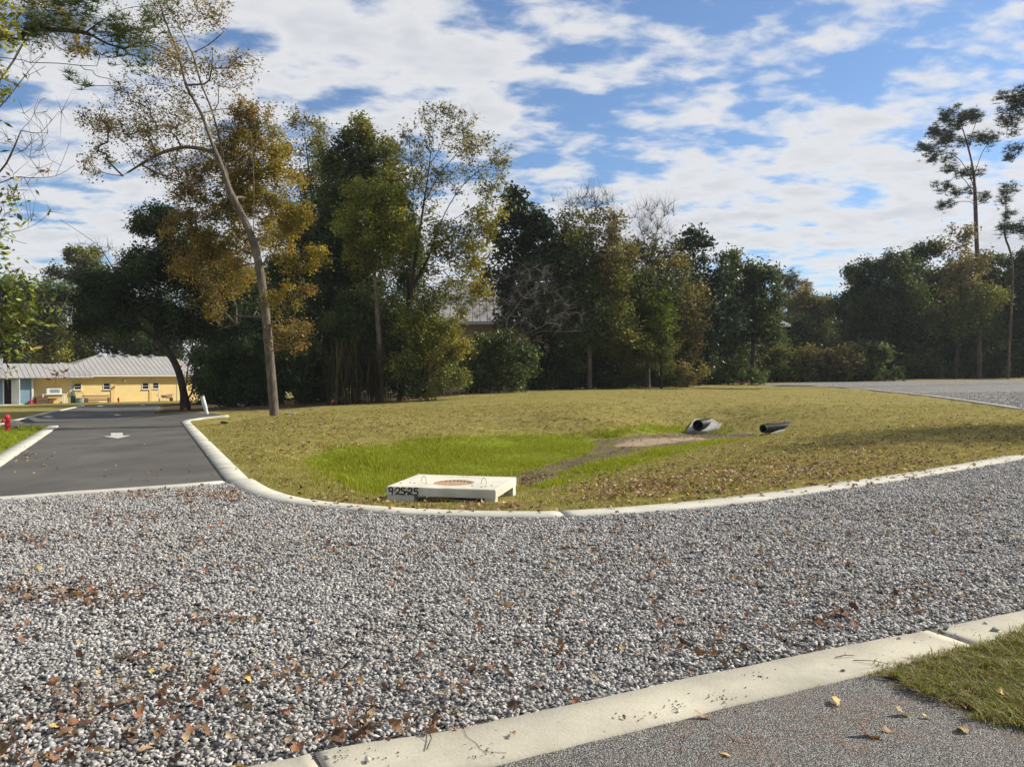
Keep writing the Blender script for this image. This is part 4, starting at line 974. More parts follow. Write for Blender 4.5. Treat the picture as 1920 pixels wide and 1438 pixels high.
def stream_bed():
    P = pts_in(soil_xy, 45, [BOX_XY] + sand_xy); k = (P[:, 1] < 16.5) | (rng.random(len(P)) < .10); P = P[k]; z = gz(P[:, 0], P[:, 1]) - .004
    src = [cluster(400 + i, 5, .06, .010, .022) for i in range(5)]
    rot = np.stack([np.zeros(len(P)), np.zeros(len(P)), rng.uniform(0, 6.28, len(P))], 1)
    scatter('stream_stones', np.column_stack([P, z]), rot, rng.uniform(.7, 1.4, len(P)), rng.integers(0, 5, len(P)), src, 'loose grey stones washed along the bare stream bed', 'gravel')
    n = 420; Q = P[rng.integers(0, len(P), n)] + rng.normal(0, .1, (n, 2)); src2 = LM['brown'][:3] + LM['dark'][:3] + LM['rust'][:2]
    rot = np.stack([rng.uniform(-.6, .6, n), rng.uniform(-.6, .6, n), rng.uniform(0, 6.28, n)], 1)
    scatter('stream_leaf_litter', np.column_stack([Q, gz(Q[:, 0], Q[:, 1]) + .012]), rot, rng.uniform(.5, 1, n), rng.integers(0, 8, n), src2, 'dark dead leaves gathered in the bare stream bed', 'leaf litter')
stream_bed()
# ------------------------------------------------------------------ yellow + blue building
def lap_wall(name, parent, t0, t1, y, z0, z1, mat, holes=(), pitch=.16, lap=.02):
    """Lap-siding wall in local coords: along x from t0..t1, outward -y, holes = (x0,x1,z0,z1)."""
    V = []; Fs = []
    nb = max(1, int(round((z1 - z0) / pitch))); ph = (z1 - z0) / nb
    def quad(a, b, c, d):
        k = len(V); V.extend([a, b, c, d]); Fs.append((k, k+1, k+2, k+3))
    for i in range(nb):
        za, zb = z0 + i * ph, z0 + (i + 1) * ph
        segs = [(t0, t1)]
        for hx0, hx1, hz0, hz1 in holes:
            if zb > hz0 + .01 and za < hz1 - .01:
                ns = []
                for a, b in segs:
                    if hx1 <= a or hx0 >= b: ns.append((a, b)); continue
                    if hx0 > a: ns.append((a, hx0))
                    if hx1 < b: ns.append((hx1, b))
                segs = ns
        for a, b in segs:
            quad((a, y - lap, za), (b, y - lap, za), (b, y, zb), (a, y, zb)); quad((a, y, za), (b, y, za), (b, y - lap, za), (a, y - lap, za))
    me = mesh_np(name, np.array(V), np.array(Fs), [mat]); return put(name, me, parent)
def standing_seam(parent, a, b, c, d, spacing, mat=None):
    """roof plane a,b (eave) c,d (ridge, c above b) plus raised seams."""
    a, b, c, d = (Vector(v) for v in (a, b, c, d)); n = (b - a).cross(d - a).normalized(); n = n if n.z > 0 else -n
    roof = MB().poly([a, b, c, d] if (c - d).length > 1e-3 else [a, b, c], -n * .05).build('roof_plane', M['roof'], parent)
    m = MB(); e = (b - a); L_ = e.length; e.normalize(); k = int(L_ / spacing)
    up = n.cross(e).normalized(); up = up if up.z > 0 else -up
    for i in range(k + 1):
        s = spacing * (i + .5)
        if s > L_ - .02: break
        p = a + e * s
        # run up-slope until leaving the (tri/quad) plane
        def inside_run(q):
            P = [a, b, c, d] if (c - d).length > 1e-3 else [a, b, c]; sg = None
            for u, v in zip(P, P[1:] + P[:1]):
                cr = (v - u).cross(q - u).dot(n)
                if abs(cr) < 1e-6: continue
                if sg is None: sg = cr > 0
                elif (cr > 0) != sg: return False
            return True
        r_ = 0
        while inside_run(p + up * (r_ + .12)) and r_ < 15: r_ += .1
        if r_ < .2: continue
        q0, q1 = p, p + up * r_; w = e * .014
        vs = [q0 - w, q0 + w, q0 + w + n * .02, q0 - w + n * .02, q1 - w, q1 + w, q1 + w + n * .02, q1 - w + n * .02]; vs = [m.bm.verts.new(v + n * .002) for v in vs]
        for f in ((0,1,2,3), (7,6,5,4), (0,4,5,1), (1,5,6,2), (2,6,7,3), (3,7,4,0)): m.bm.faces.new([vs[j] for j in f])
    sm = m.build('standing_seams', M['roof_dark'], roof); sm['kind'] = 'stuff'
    return roof
def window(parent, x0, x1, z0, z1, y, frame, name='window'):
    f = MB(); t = .055
    for c, s in ((((x0+x1)/2, y - .012, z0 + t/2), (x1-x0, .07, t)), (((x0+x1)/2, y - .012, z1 - t/2), (x1-x0, .07, t)), ((x0 + t/2, y - .01, (z0+z1)/2), (t, .066, z1-z0-2*t)), ((x1 - t/2, y - .01, (z0+z1)/2), (t, .066, z1-z0-2*t)), (((x0+x1)/2, y - .004, (z0+z1)/2), (x1-x0-2*t, .03, .03))): f.box(c, s)
    w = f.build(name, frame, parent); MB().box(((x0+x1)/2, y + .03, (z0+z1)/2), (x1-x0-.02, .012, z1-z0-.02)).build('pane', M['dark_glass'], w)
    MB().box(((x0+x1)/2, y - .045, z0 - .02), (x1-x0+.08, .10, .035)).build('sill', frame, w); return w
def yellow_building():
    A = Vector((-41.2, 66.0, 0)); ang = math.atan2(.67, .74); ux = Vector((math.cos(ang), math.sin(ang), 0)); out = Vector((ux.y, -ux.x, 0))
    zb = g(A.x + ux.x * 6, A.y + ux.y * 6)
    root = thing('yellow_building', 'long yellow lap sided building with blue wing and grey metal roof', 'building', (A.x, A.y, zb), ang)
    base_u = lambda px: None
    def t_at(px, off=0.0):       # position along the wall seen at pixel column px
        k = (px - CX) / F; a = A + out * off
        return (k * a.y - a.x) / (ux.x - k * ux.y)
    def z_at(px, py, off=0.0):
        t = t_at(px, off); p = A + ux * t + out * off; return W(px, py, p.y).z - zb
    T1 = 17.0; ez = 2.46
    wins = []
    for x0, x1, y0, y1 in ((138, 153, 731, 719), (193, 207, 731, 718), (266, 279, 730, 717.5), (285.5, 298, 729, 717)):
        wins.append((t_at(x0), t_at(x1), z_at(x0, y0), z_at(x0, y1)))
    lap_wall('yellow_wall', root, 0.12, T1, 0, -.15, ez, M['yellow_wall'], wins)
    for w in wins: window(root, *w, 0, M['white'])
    for a, b in ((207.5, 215.5), (279.5, 285.2), (130, 134.5)):
        x0, x1 = t_at(a), t_at(b); MB().box(((x0+x1)/2, -.03, 1.0), (x1-x0, .05, 2.3)).build('trim_board', M['yellow_trim'] if a > 140 else M['white'], root)
    # body behind the wall (closed volume)
    MB().box((T1/2 + .06, 4.1, 1.15), (T1 - .2, 8.0, 2.6)).build('core_wall', M['yellow_wall'], root)
    MB().box((T1 + .02, 4.0, 1.15), (.06, 8.1, 2.6)).build('end_wall', M['yellow_wall'], root)
    # fascia + gutter
    oh = .5
    MB().box((T1/2, -oh + .02, ez - .03), (T1 + .6, .05, .16)).build('fascia', M['white'], root)
    MB().box((T1/2, -oh/2, ez - .005), (T1, oh, .03)).build('soffit', M['white'], root)
    # main hip roof
    e0, y0, y1 = ez + .06, -oh - .02, 8.2 + oh; x0, x1 = 1.3, T1 + .5; rz = 4.32; rx0, rx1, ry = 5.9, 12.6, (y0 + y1) / 2
    standing_seam(root, (x0, y0, e0), (x1, y0, e0), (rx1, ry, rz), (rx0, ry, rz), .42)
    standing_seam(root, (x1, y0, e0), (x1, y1, e0), (rx1, ry, rz), (rx1, ry, rz), .42)
    standing_seam(root, (x0, y1, e0), (x0, y0, e0), (rx0, ry, rz), (rx0, ry, rz), .42)
    MB().poly([(x1, y1, e0), (x0, y1, e0), (rx0, ry, rz), (rx1, ry, rz)], (0, 0, -.04)).build('roof_plane', M['roof'], root)
    # lower wing roof running left over the blue part
    lr = ez + .045; wy1 = 4.6
    standing_seam(root, (-11, y0 - .55, lr - .25), (x0 + 3.2, y0 - .55, lr - .25), (x0 + 3.2, 1.75, lr + .98), (-11, 1.75, lr + .98), .42)
    MB().poly([(x0 + 3.2, wy1, lr - .2), (-11, wy1, lr - .2), (-11, 1.75, lr + .98), (x0 + 3.2, 1.75, lr + .98)], (0, 0, -.04)).build('roof_plane', M['roof'], root)
    # blue wing
    by = -.42; dt0, dt1 = t_at(7, .42), t_at(21, .42); dh = z_at(14, 711, .42)
    lap_wall('blue_wall', root, -11, -.12, by, -.15, ez - .1, M['blue_wall'], [(dt0, dt1, -.2, dh)])
    MB().box((-5.6, 2.2, 1.1), (10.6, 4.0, 2.5)).build('core_wall', M['blue_wall'], root)
    MB().box(((dt0+dt1)/2, by + .12, dh/2 - .05), (dt1-dt0, .05, dh)).build('door_dark_panel', M['dark_void'], root)  # black panel filling the doorway, standing for the unlit room
    fr = MB()
    for c, s in (((dt0 - .04, by - .03, dh/2), (.09, .1, dh + .1)), ((dt1 + .04, by - .03, dh/2), (.09, .1, dh + .1)), (((dt0+dt1)/2, by - .03, dh + .04), (dt1-dt0, .1, .09))): fr.box(c, s)
    fr.build('door_frame', M['white'], root)
    dl = MB().box((dt1 + .28, by - .34, dh/2), (.72, .045, dh - .02), Matrix.Rotation(R(-52), 3, 'Z'), .004).build('door_leaf', M['white'], root)
    MB().box((dt1 + .4, by - .42, dh*.48), (.05, .07, .05)).build('handle', M['steel'], dl)
    MB().box((-.06, by + .18, ez/2 - .1), (.16, .5, ez)).build('corner_board', M['white'], root)
    MB().box((-6, by - .52, ez - .28), (10.4, .05, .14)).build('fascia', M['blue_wall'], root)
    MB().box(((dt0+dt1)/2 + .1, by - .75, .0), (1.7, 1.3, .1), None, .01).build('door_step', M['slab'], root)
    # roof vents along the ridge
    for px in (189, 215, 238, 262, 283):
        t = t_at(px, -4.0) ; v = MB(); v.lathe([(.12, -.25), (.12, .04), (.24, .05), (.24, .10), (.10, .15)], (t, ry - .3, rz - .02), 14); v.build('roof_vent', M['roof'], root)
    # wall lamp on a bracket
    t, z = t_at(230), z_at(230, 713); b = MB(); b.box((t, -.06, z), (.10, .06, .14)); b.tube([(t, -.08, z), (t, -.30, z + .08), (t, -.46, z + .02)], .022, 6); b.lathe([(.05, .02), (.13, -.08), (.12, -.10)], (t, -.46, z), 12); b.build('wall_lamp', M['steel'], root)
    # meter
    t = t_at(136.5); b = MB(); b.box((t, -.10, z_at(136, 737)), (.26, .14, .34), None, .01); b.tube([(t, -.07, z_at(136, 735)), (t, -.07, z_at(136, 722))], .03, 8); b.build('electric_meter', M['steel'], root)
    def loc(px, off, dz=0.0):
        t = t_at(px, off); p = A + ux * t + out * off; return Vector((p.x, p.y, g(p.x, p.y) + dz)), t
    # -------- things standing along the wall
    p, _ = loc(99, .7); r_ = thing('work_table', 'white table against the yellow wall carrying a window unit', 'table', p, ang)
    MB().box((0, 0, .78), (1.75, .7, .06), None, .01).build('table_top', M['white'], r_)
    for x in (-.8, .8):
        for y in (-.28, .28): MB().box((x, y, .375), (.09, .09, .75)).build('leg', M['white'], r_)
    MB().box((.1, .26, .3), (1.4, .04, .28)).build('back_panel', M['yellow_trim'], r_)
    r2 = thing('window_unit', 'white boxy window air unit lying on the white table', 'appliance', p + Vector((0, 0, .81)), ang)
    MB().box((0.05, 0, .24), (1.15, .5, .48), None, .02).build('casing', M['white'], r2); MB().box((.1, -.256, .26), (.72, .014, .3)).build('grille', M['grey_tub'], r2)
    def crate(px, off, s, label, mat='brown_box', h0=None):
        q, _ = loc(px, off); r_ = thing('crate', label, 'crate', q, ang, 'brown crates by the yellow wall')
        b = MB()
        for c, z in (((0, -s[1]/2, s[2]/2), (s[0], .03, s[2])), ((0, s[1]/2, s[2]/2), (s[0], .03, s[2])), ((-s[0]/2, 0, s[2]/2), (.03, s[1]-.04, s[2])), ((s[0]/2, 0, s[2]/2), (.03, s[1]-.04, s[2])), ((0, 0, .03), (s[0]-.04, s[1]-.04, .03))): b.box(c, z)
        b.build('box', M[mat], r_); MB().box((0, -s[1]/2 - .022, s[2]*.75), (s[0]*.98, .02, .07)).build('slat', M['wood'], r_)
    crate(77, .9, (.85, .55, .55), 'large brown crate on the ground left of the white table'); crate(94, .9, (.38, .35, .26), 'small brown crate tucked under the white table')
    for px, lb in ((58, 'red traffic cone beside the blue wing corner'), (63.5, 'red traffic cone between the corner and the large crate')):
        q, _ = loc(px, 1.0); r_ = thing('traffic_cone', lb, 'cone', q, ang, 'red traffic cones')
        MB().box((0, 0, .02), (.34, .34, .04), None, .008).build('base', M['red'], r_); MB().lathe([(.13, .04), (.03, .48), (.02, .49)], n=14).build('cone_body', M['red'], r_)
    q, _ = loc(137, .55); r_ = thing('barrel', 'dark green barrel under the electric meter', 'barrel', q, ang)
    MB().lathe([(.21, 0), (.23, .05), (.23, .3), (.245, .32), (.23, .34), (.23, .56), (.22, .6)], n=18).build('drum', M['green_can'], r_); MB().lathe([(.235, .6), (.235, .635), (.1, .65)], n=18).build('lid', M['green_can'], r_)
    q, _ = loc(149, .8); r_ = thing('hose_cart', 'grey tub with a curved handle beside the green barrel', 'tub', q, ang)
    MB().lathe([(.26, .0), (.32, .05), (.36, .42), (.38, .43), (.34, .425), (.3, .07)], n=20).build('tub', M['grey_tub'], r_)
    MB().tube([(-.36, 0, .3), (-.34, 0, .75), (-.1, 0, .95), (.22, 0, .9), (.36, 0, .6), (.36, 0, .3)], .022, 6).build('handle', M['wood'], r_)
    crate(159, .7, (.42, .4, .42), 'dark square crate between the tub and the slatted bench')
    q, _ = loc(180, .6); r_ = thing('slatted_bench', 'low weathered slatted bench against the yellow wall', 'bench', q, ang)
    for z, yy in ((.42, -.1), (.42, .12), (.24, -.16), (.60, .2)): MB().box((0, yy, z), (2.2, .13 if z == .42 else .04, .05 if z == .42 else .1)).build('slat', M['wood'], r_)
    for x in (-1.0, 1.0):
        MB().box((x, -.02, .2), (.08, .36, .39)).build('leg', M['wood'], r_)
    q, _ = loc(222, 1.6); hydrant((q.x, q.y, q.z), .62, 'small red fire hydrant in front of the yellow wall')
    q, _ = loc(298.5, 1.2); r_ = thing('white_post', 'slim white post in front of the yellow wall', 'post', q, ang); MB().box((0, 0, .44), (.11, .11, .9)).build('post', M['white'], r_); MB().box((0, 0, .91), (.14, .14, .04), None, .01).build('cap', M['white'], r_)
    q, _ = loc(314, 1.2); r_ = thing('wheelbarrow', 'old wheelbarrow beside the white post and the oak', 'wheelbarrow', q, ang + .4)
    b = MB(); b.poly([(-.45, -.3, .58), (.4, -.3, .66), (.25, -.2, .36), (-.3, -.2, .34)], (0, .6, 0)); b.build('tray', M['rust'], r_)
    b = MB(); b.lathe([(.18, -.03), (.2, -.02), (.2, .02), (.18, .03)], (.42, 0, .2), 16, (0, 1, 0)); b.build('wheel', M['black'], r_)
    for s in (-1, 1): MB().tube([(.42, s*.07, .2), (-.2, s*.24, .4), (-.95, s*.3, .62)], .022, 6).build('handle', M['wood'], r_); MB().tube([(-.3, s*.22, .4), (-.36, s*.22, 0)], .016, 6).build('leg', M['steel'], r_)
    q, _ = loc(331, 3.0); r_ = thing('banner', 'red and white banner hanging on a pole behind the oak trunk', 'banner', q, ang)
    MB().tube([(0, 0, -.05), (0, 0, 3.4)], .03, 8).build('pole', M['steel'], r_)
    for i in range(5): MB().box((.28, 0, 3.25 - i * .2), (.5, .012, .19)).build('stripe', M['red'] if i % 2 == 0 else M['white'], r_)
yellow_building()
def house(name, label, corner_px, D, width, depth, yaw, wall_z, eave_z, ridge_z, wall_mat, wins, seams=.55):
    X = (corner_px - CX) / F * D; zb = g(X, D); root = thing(name, label, 'house', (X, D, zb), yaw)
    lap_wall('wall', root, 0, width, 0, -.3, eave_z, wall_mat, wins, .2)
    MB().box((width/2, depth/2 + .06, eave_z/2 - .2), (width - .04, depth, eave_z + .2)).build('core_wall', wall_mat, root)
    for w in wins: window(root, *w, 0, M['white'])
    oh = .6; x0, x1, y0, y1, e0 = -oh, width + oh, -oh, depth + oh, eave_z + .06; hp = (y1 - y0) / 2
    standing_seam(root, (x0, y0, e0), (x1, y0, e0), (x1 - hp, (y0+y1)/2, ridge_z), (x0 + hp, (y0+y1)/2, ridge_z), seams)
    standing_seam(root, (x1, y0, e0), (x1, y1, e0), (x1 - hp, (y0+y1)/2, ridge_z), (x1 - hp, (y0+y1)/2, ridge_z), seams)
    standing_seam(root, (x0, y1, e0), (x0, y0, e0), (x0 + hp, (y0+y1)/2, ridge_z), (x0 + hp, (y0+y1)/2, ridge_z), seams)
    MB().poly([(x1, y1, e0), (x0, y1, e0), (x0 + hp, (y0+y1)/2, ridge_z), (x1 - hp, (y0+y1)/2, ridge_z)], (0, 0, -.05)).build('roof_plane', M['roof'], root)
    MB().box((width/2, y0 + .03, e0 - .12), (width + 2*oh, .06, .2)).build('fascia', M['white'], root)
    MB().box((width/2, y0/2, e0 - .03), (width + 2*oh - .1, oh - .1, .03)).build('soffit', M['white'], root)
    return root
house('tan_house', 'tall tan house with metal hip roof behind the sparse tree', 742, 57, 12.5, 9.5, R(4), 0, 5.35, 9.0, M['cream_wall'],
      [(10.3, 11.1, 2.6, 3.9), (11.4, 12.2, 2.6, 3.9), (7.2, 8.2, 2.4, 3.8), (1.5, 2.5, 2.4, 3.8)])
house('yellow_house', 'pale yellow house half hidden behind dark magnolias at the hedge', 1335, 76, 6.8, 7, R(-6), 0, 5.5, 8.0, M['cream_wall'], [(1.2, 2.1, 2.9, 4.0), (4.9, 5.7, 2.9, 4.0)])
def shed():
    p = W(1716, 690, 92); zb = g(p.x, p.y); root = thing('white_shed', 'small white shed glimpsed through the dark right hand trees', 'shed', (p.x, p.y, zb), R(8))
    lap_wall('wall', root, -1.6, 1.6, -1.2, -.2, 2.6, M['white'], [(-.5, .4, -.3, 2.0)]); MB().box((0, .05, 1.2), (3.1, 2.4, 2.7)).build('core_wall', M['white'], root)
    MB().box((-.05, -1.16, .9), (.9, .04, 2.2)).build('door', M['grey_tub'], root)
    standing_seam(root, (-1.9, -1.5, 2.62), (1.9, -1.5, 2.62), (1.9, .05, 3.4), (-1.9, .05, 3.4), .4); MB().poly([(1.9, 1.6, 2.62), (-1.9, 1.6, 2.62), (-1.9, .05, 3.4), (1.9, .05, 3.4)], (0, 0, -.04)).build('roof_plane', M['roof'], root)
shed()
# ------------------------------------------------------------------ trees
PAL = {
 'gold':   [(.25, .20, .028), (.31, .235, .032), (.20, .175, .026), (.16, .155, .026), (.27, .17, .034)],
 'rustgold': [(.23, .165, .042), (.24, .145, .048), (.19, .155, .038), (.29, .22, .065)],
 'dryolive': [(.15, .12, .045), (.20, .15, .06), (.11, .095, .035), (.24, .18, .07)],
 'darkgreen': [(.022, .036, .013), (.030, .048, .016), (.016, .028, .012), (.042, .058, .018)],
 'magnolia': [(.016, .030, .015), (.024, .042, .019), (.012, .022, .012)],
 'olive':  [(.095, .11, .024), (.125, .135, .028), (.07, .085, .02), (.155, .145, .035)],
 'midgreen': [(.12, .145, .022), (.16, .175, .028), (.09, .115, .02), (.20, .19, .035)],
 'grass_y': [(.19, .165, .022), (.15, .14, .022), (.23, .19, .03), (.10, .11, .02)],
 'paleolive': [(.13, .135, .05), (.17, .165, .065), (.10, .105, .04), (.20, .18, .06)],
 'forest': [(.045, .065, .022), (.060, .082, .028), (.034, .05, .019), (.08, .09, .03)],
 'brownish': [(.125, .105, .042), (.10, .092, .036), (.16, .125, .055), (.08, .082, .032)],
 'brightbush': [(.10, .14, .016), (.135, .16, .02), (.075, .11, .015)],
 'camellia': [(.05, .075, .026), (.07, .095, .034), (.035, .055, .02), (.09, .10, .03)],
 'nearmag': [(.14, .19, .03), (.10, .15, .022), (.20, .22, .03), (.075, .11, .02), (.30, .27, .05)],
 'yellowgreen': [(.24, .25, .03), (.19, .21, .025), (.30, .28, .04)],
 'deadleaf': [(.30, .17, .09), (.22, .11, .06), (.16, .08, .05)],
 'pine': [(.030, .052, .018), (.042, .068, .022), (.024, .040, .016)],
 'pinenear': [(.075, .115, .030), (.10, .14, .035), (.055, .09, .025)],
}
for _k in PAL:
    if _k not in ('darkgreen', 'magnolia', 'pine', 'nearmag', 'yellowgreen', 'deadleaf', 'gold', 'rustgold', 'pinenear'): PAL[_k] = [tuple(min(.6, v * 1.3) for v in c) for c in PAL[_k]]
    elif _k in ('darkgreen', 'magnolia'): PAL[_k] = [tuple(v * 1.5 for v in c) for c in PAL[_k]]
def leaf_cloud(r, cen, n, sig, L_, pal, tri=True, up=.3, lo=None):
    """n leaves around attractor centres cen (K,3) -> verts, faces, colours"""
    K = len(cen); ci = r.integers(0, K, n); p = cen[ci] + r.normal(size=(n, 3)) * sig
    d = r.normal(size=(n, 3)); d[:, 2] = d[:, 2] * .6 - .25; d /= np.linalg.norm(d, axis=1)[:, None]
    q = r.normal(size=(n, 3)); q[:, 2] *= .5; s = np.cross(d, q); s /= np.linalg.norm(s, axis=1)[:, None] + 1e-9
    l = L_ * r.uniform(.65, 1.3, (n, 1)); w = l * (r.uniform(.24, .40, (n, 1)) if tri else r.uniform(.15, .23, (n, 1)))
    pal = np.array(pal); cl = r.integers(0, len(pal), K)                  # each clump leans to one tone
    pick = np.where(r.random(n) < .5, cl[ci], r.integers(0, len(pal), n))
    c = pal[pick] * (r.uniform(.75, 1.3, (n, 1))) * (r.uniform(.55, 1.45, (K, 1))[ci])
    if tri:
        V = np.stack([p, p + d * l * .55 + s * w, p + d * l], 1) if False else np.stack([p - s * w, p + s * w, p + d * l], 1)
        Fc = np.arange(n * 3).reshape(n, 3)
    else:
        up_ = np.cross(s, d)
        V = np.stack([p, p + d * l * .5 + s * w + up_ * w * .3, p + d * l, p + d * l * .5 - s * w + up_ * w * .3], 1); Fc = np.arange(n * 4).reshape(n, 4)
    return V.reshape(-1, 3), Fc, c
def needle_tufts(r, cen, nt, sig, L_, w, pal, per=12):
    K = len(cen); V = []; C = []; ci = r.integers(0, K, nt); o = cen[ci] + r.normal(size=(nt, 3)) * sig
    o = np.repeat(o, per, 0); n = len(o); d = r.normal(size=(n, 3)); d[:, 2] = np.abs(d[:, 2]) * .8 - .1; d /= np.linalg.norm(d, axis=1)[:, None]
    q = r.normal(size=(n, 3)); s = np.cross(d, q); s /= np.linalg.norm(s, axis=1)[:, None]
    l = L_ * r.uniform(.7, 1.15, (n, 1)); V = np.stack([o - s * w, o + s * w, o + d * l], 1).reshape(-1, 3)
    pal = np.array(pal); c = pal[r.integers(0, len(pal), n)] * r.uniform(.75, 1.3, (n, 1)) * np.repeat(r.uniform(.75, 1.25, (nt, 1)), per, 0)
    return V, np.arange(n * 3).reshape(n, 3), c
class Skel:
    def __init__(s): s.p = []; s.par = []; s.fix = {}
    def chain(s, pts, start=-1, step=.45):
        """add polyline; returns indices"""
        ids = []; prev = start; P = [Vector(q[:3]) for q in pts]
        if start < 0: s.p.append(P[0]); s.par.append(-1); prev = len(s.p) - 1; ids.append(prev)
        else: P = [Vector(s.p[start])] + P
        for a, b in zip(P, P[1:]):
            n = max(1, int((b - a).length / step))
            for k in range(1, n + 1):
                s.p.append(a.lerp(b, k / n)); s.par.append(prev); prev = len(s.p) - 1; ids.append(prev)
        return ids
    def grow(s, att, r, step=.5, sag=.0, upw=1.1, wob=.06):
        for a in att:
            A = np.array([q[:] for q in s.p]); d = A - a[None]; dist = np.sqrt((d ** 2).sum(1)); cost = dist + upw * np.maximum(0, d[:, 2] + .15 * dist)
            i = int(cost.argmin()); L_ = dist[i]
            if L_ < .12: continue
            p0 = Vector(s.p[i]); p1 = Vector(a); pd = (p0 - Vector(s.p[s.par[i]])).normalized() if s.par[i] >= 0 else Vector((0, 0, 1))
            n = max(1, int(L_ / step)); prev = i; c1 = p0 + pd * L_ * .28 + Vector((0, 0, L_ * .05))
            for k in range(1, n + 1):
                t = k / n; q = p0 * (1 - t) ** 2 + c1 * (2 * t * (1 - t)) + p1 * t * t
                if k < n: q = q + Vector(r.normal(size=3) * wob * L_ * .4)
                s.p.append(q); s.par.append(prev); prev = len(s.p) - 1
    def mesh(s, name, mat, tip=.012, power=2.3, rmax=None, pw=1.9, tpr=.42, origin=Vector(), base_flare=1.25, trunk=None, ntr=None, extra=None):
        n = len(s.p); ch = [[] for _ in range(n)]
        for i, q in enumerate(s.par):
            if q >= 0: ch[q].append(i)
        rad = np.zeros(n)
        for i in range(n - 1, -1, -1):
            rad[i] = tip if not ch[i] else sum(rad[c] ** power for c in ch[i]) ** (1 / power)
        rad = np.maximum(rad, tip)
        if rmax:
            if rad[0] > tip * 1.01: rad = tip + (rmax - tip) * ((rad - tip) / (rad[0] - tip)) ** pw
        zz = np.array([q.z for q in s.p]); tap = 1 - tpr * np.clip((zz - zz[0]) / max(.5, zz.max() - zz[0]), 0, 1) ** .8; rad = np.maximum(tip, rad * tap)
        V = []; Fs = []; off = 0; started = np.zeros(n, bool)
        stack = [(0, -1)]
        while stack:
            i, par = stack.pop(); chain_ = ([par] if par >= 0 else []) + [i]
            while ch[i]:
                c = max(ch[i], key=lambda j: rad[j])
                for o in ch[i]:
                    if o != c: stack.append((o, i))
                chain_.append(c); i = c
            if len(chain_) < 2: continue
            P = np.array([s.p[j][:] for j in chain_]) - np.array(origin[:]); rr = rad[chain_].copy()
            if par >= 0: rr[0] = min(rr[0], rr[1] * 1.3)
            m = 10 if rr.max() > .1 else (6 if rr.max() > .03 else (4 if rr.max() > .014 else 3))
            T = np.gradient(P, axis=0); T /= np.linalg.norm(T, axis=1)[:, None] + 1e-9
            ref = np.array([.3, .2, .9]) if abs(T[0, 2]) < .8 else np.array([1, .1, 0.])
            a = np.cross(T, ref); a /= np.linalg.norm(a, axis=1)[:, None] + 1e-9; b = np.cross(T, a)
            th = np.arange(m) * 2 * math.pi / m
            ring = P[:, None] + (a[:, None] * np.cos(th)[None, :, None] + b[:, None] * np.sin(th)[None, :, None]) * rr[:, None, None]
            V.append(ring.reshape(-1, 3)); L_ = len(P)
            base = off + (np.arange(L_ - 1)[:, None] * m + np.arange(m)[None]); nxt = off + (np.arange(L_ - 1)[:, None] * m + (np.arange(m)[None] + 1) % m)
            Fs.append(np.stack([base, nxt, nxt + m, base + m], -1).reshape(-1, 4)); off += L_ * m
        if extra is not None and len(extra[0]):
            V.append(extra[0] - np.array(origin[:])); Fs3 = extra[1] + off
            return mesh_np(name, np.concatenate(V), [np.concatenate(Fs), Fs3], [mat], smooth_=True)
        return mesh_np(name, np.concatenate(V), np.concatenate(Fs), [mat], smooth_=True)
def twigs(r, cen, n, L0, L1, w, upb=.3):
    """thin three-sided twigs as crossing slivers (2 tris each)"""
    o = cen[r.integers(0, len(cen), n)]; d = r.normal(size=(n, 3)); d[:, 2] += upb; d /= np.linalg.norm(d, axis=1)[:, None]
    q = r.normal(size=(n, 3)); s = np.cross(d, q); s /= np.linalg.norm(s, axis=1)[:, None]; l = r.uniform(L0, L1, (n, 1))
    s2 = np.cross(d, s)
    V = np.stack([o - s * w, o + s * w, o + d * l, o - s2 * w, o + s2 * w, o + d * l * 1.0001], 1).reshape(-1, 3)
    return V, np.arange(n * 6).reshape(-1, 3)
TREE_SEED = [50]
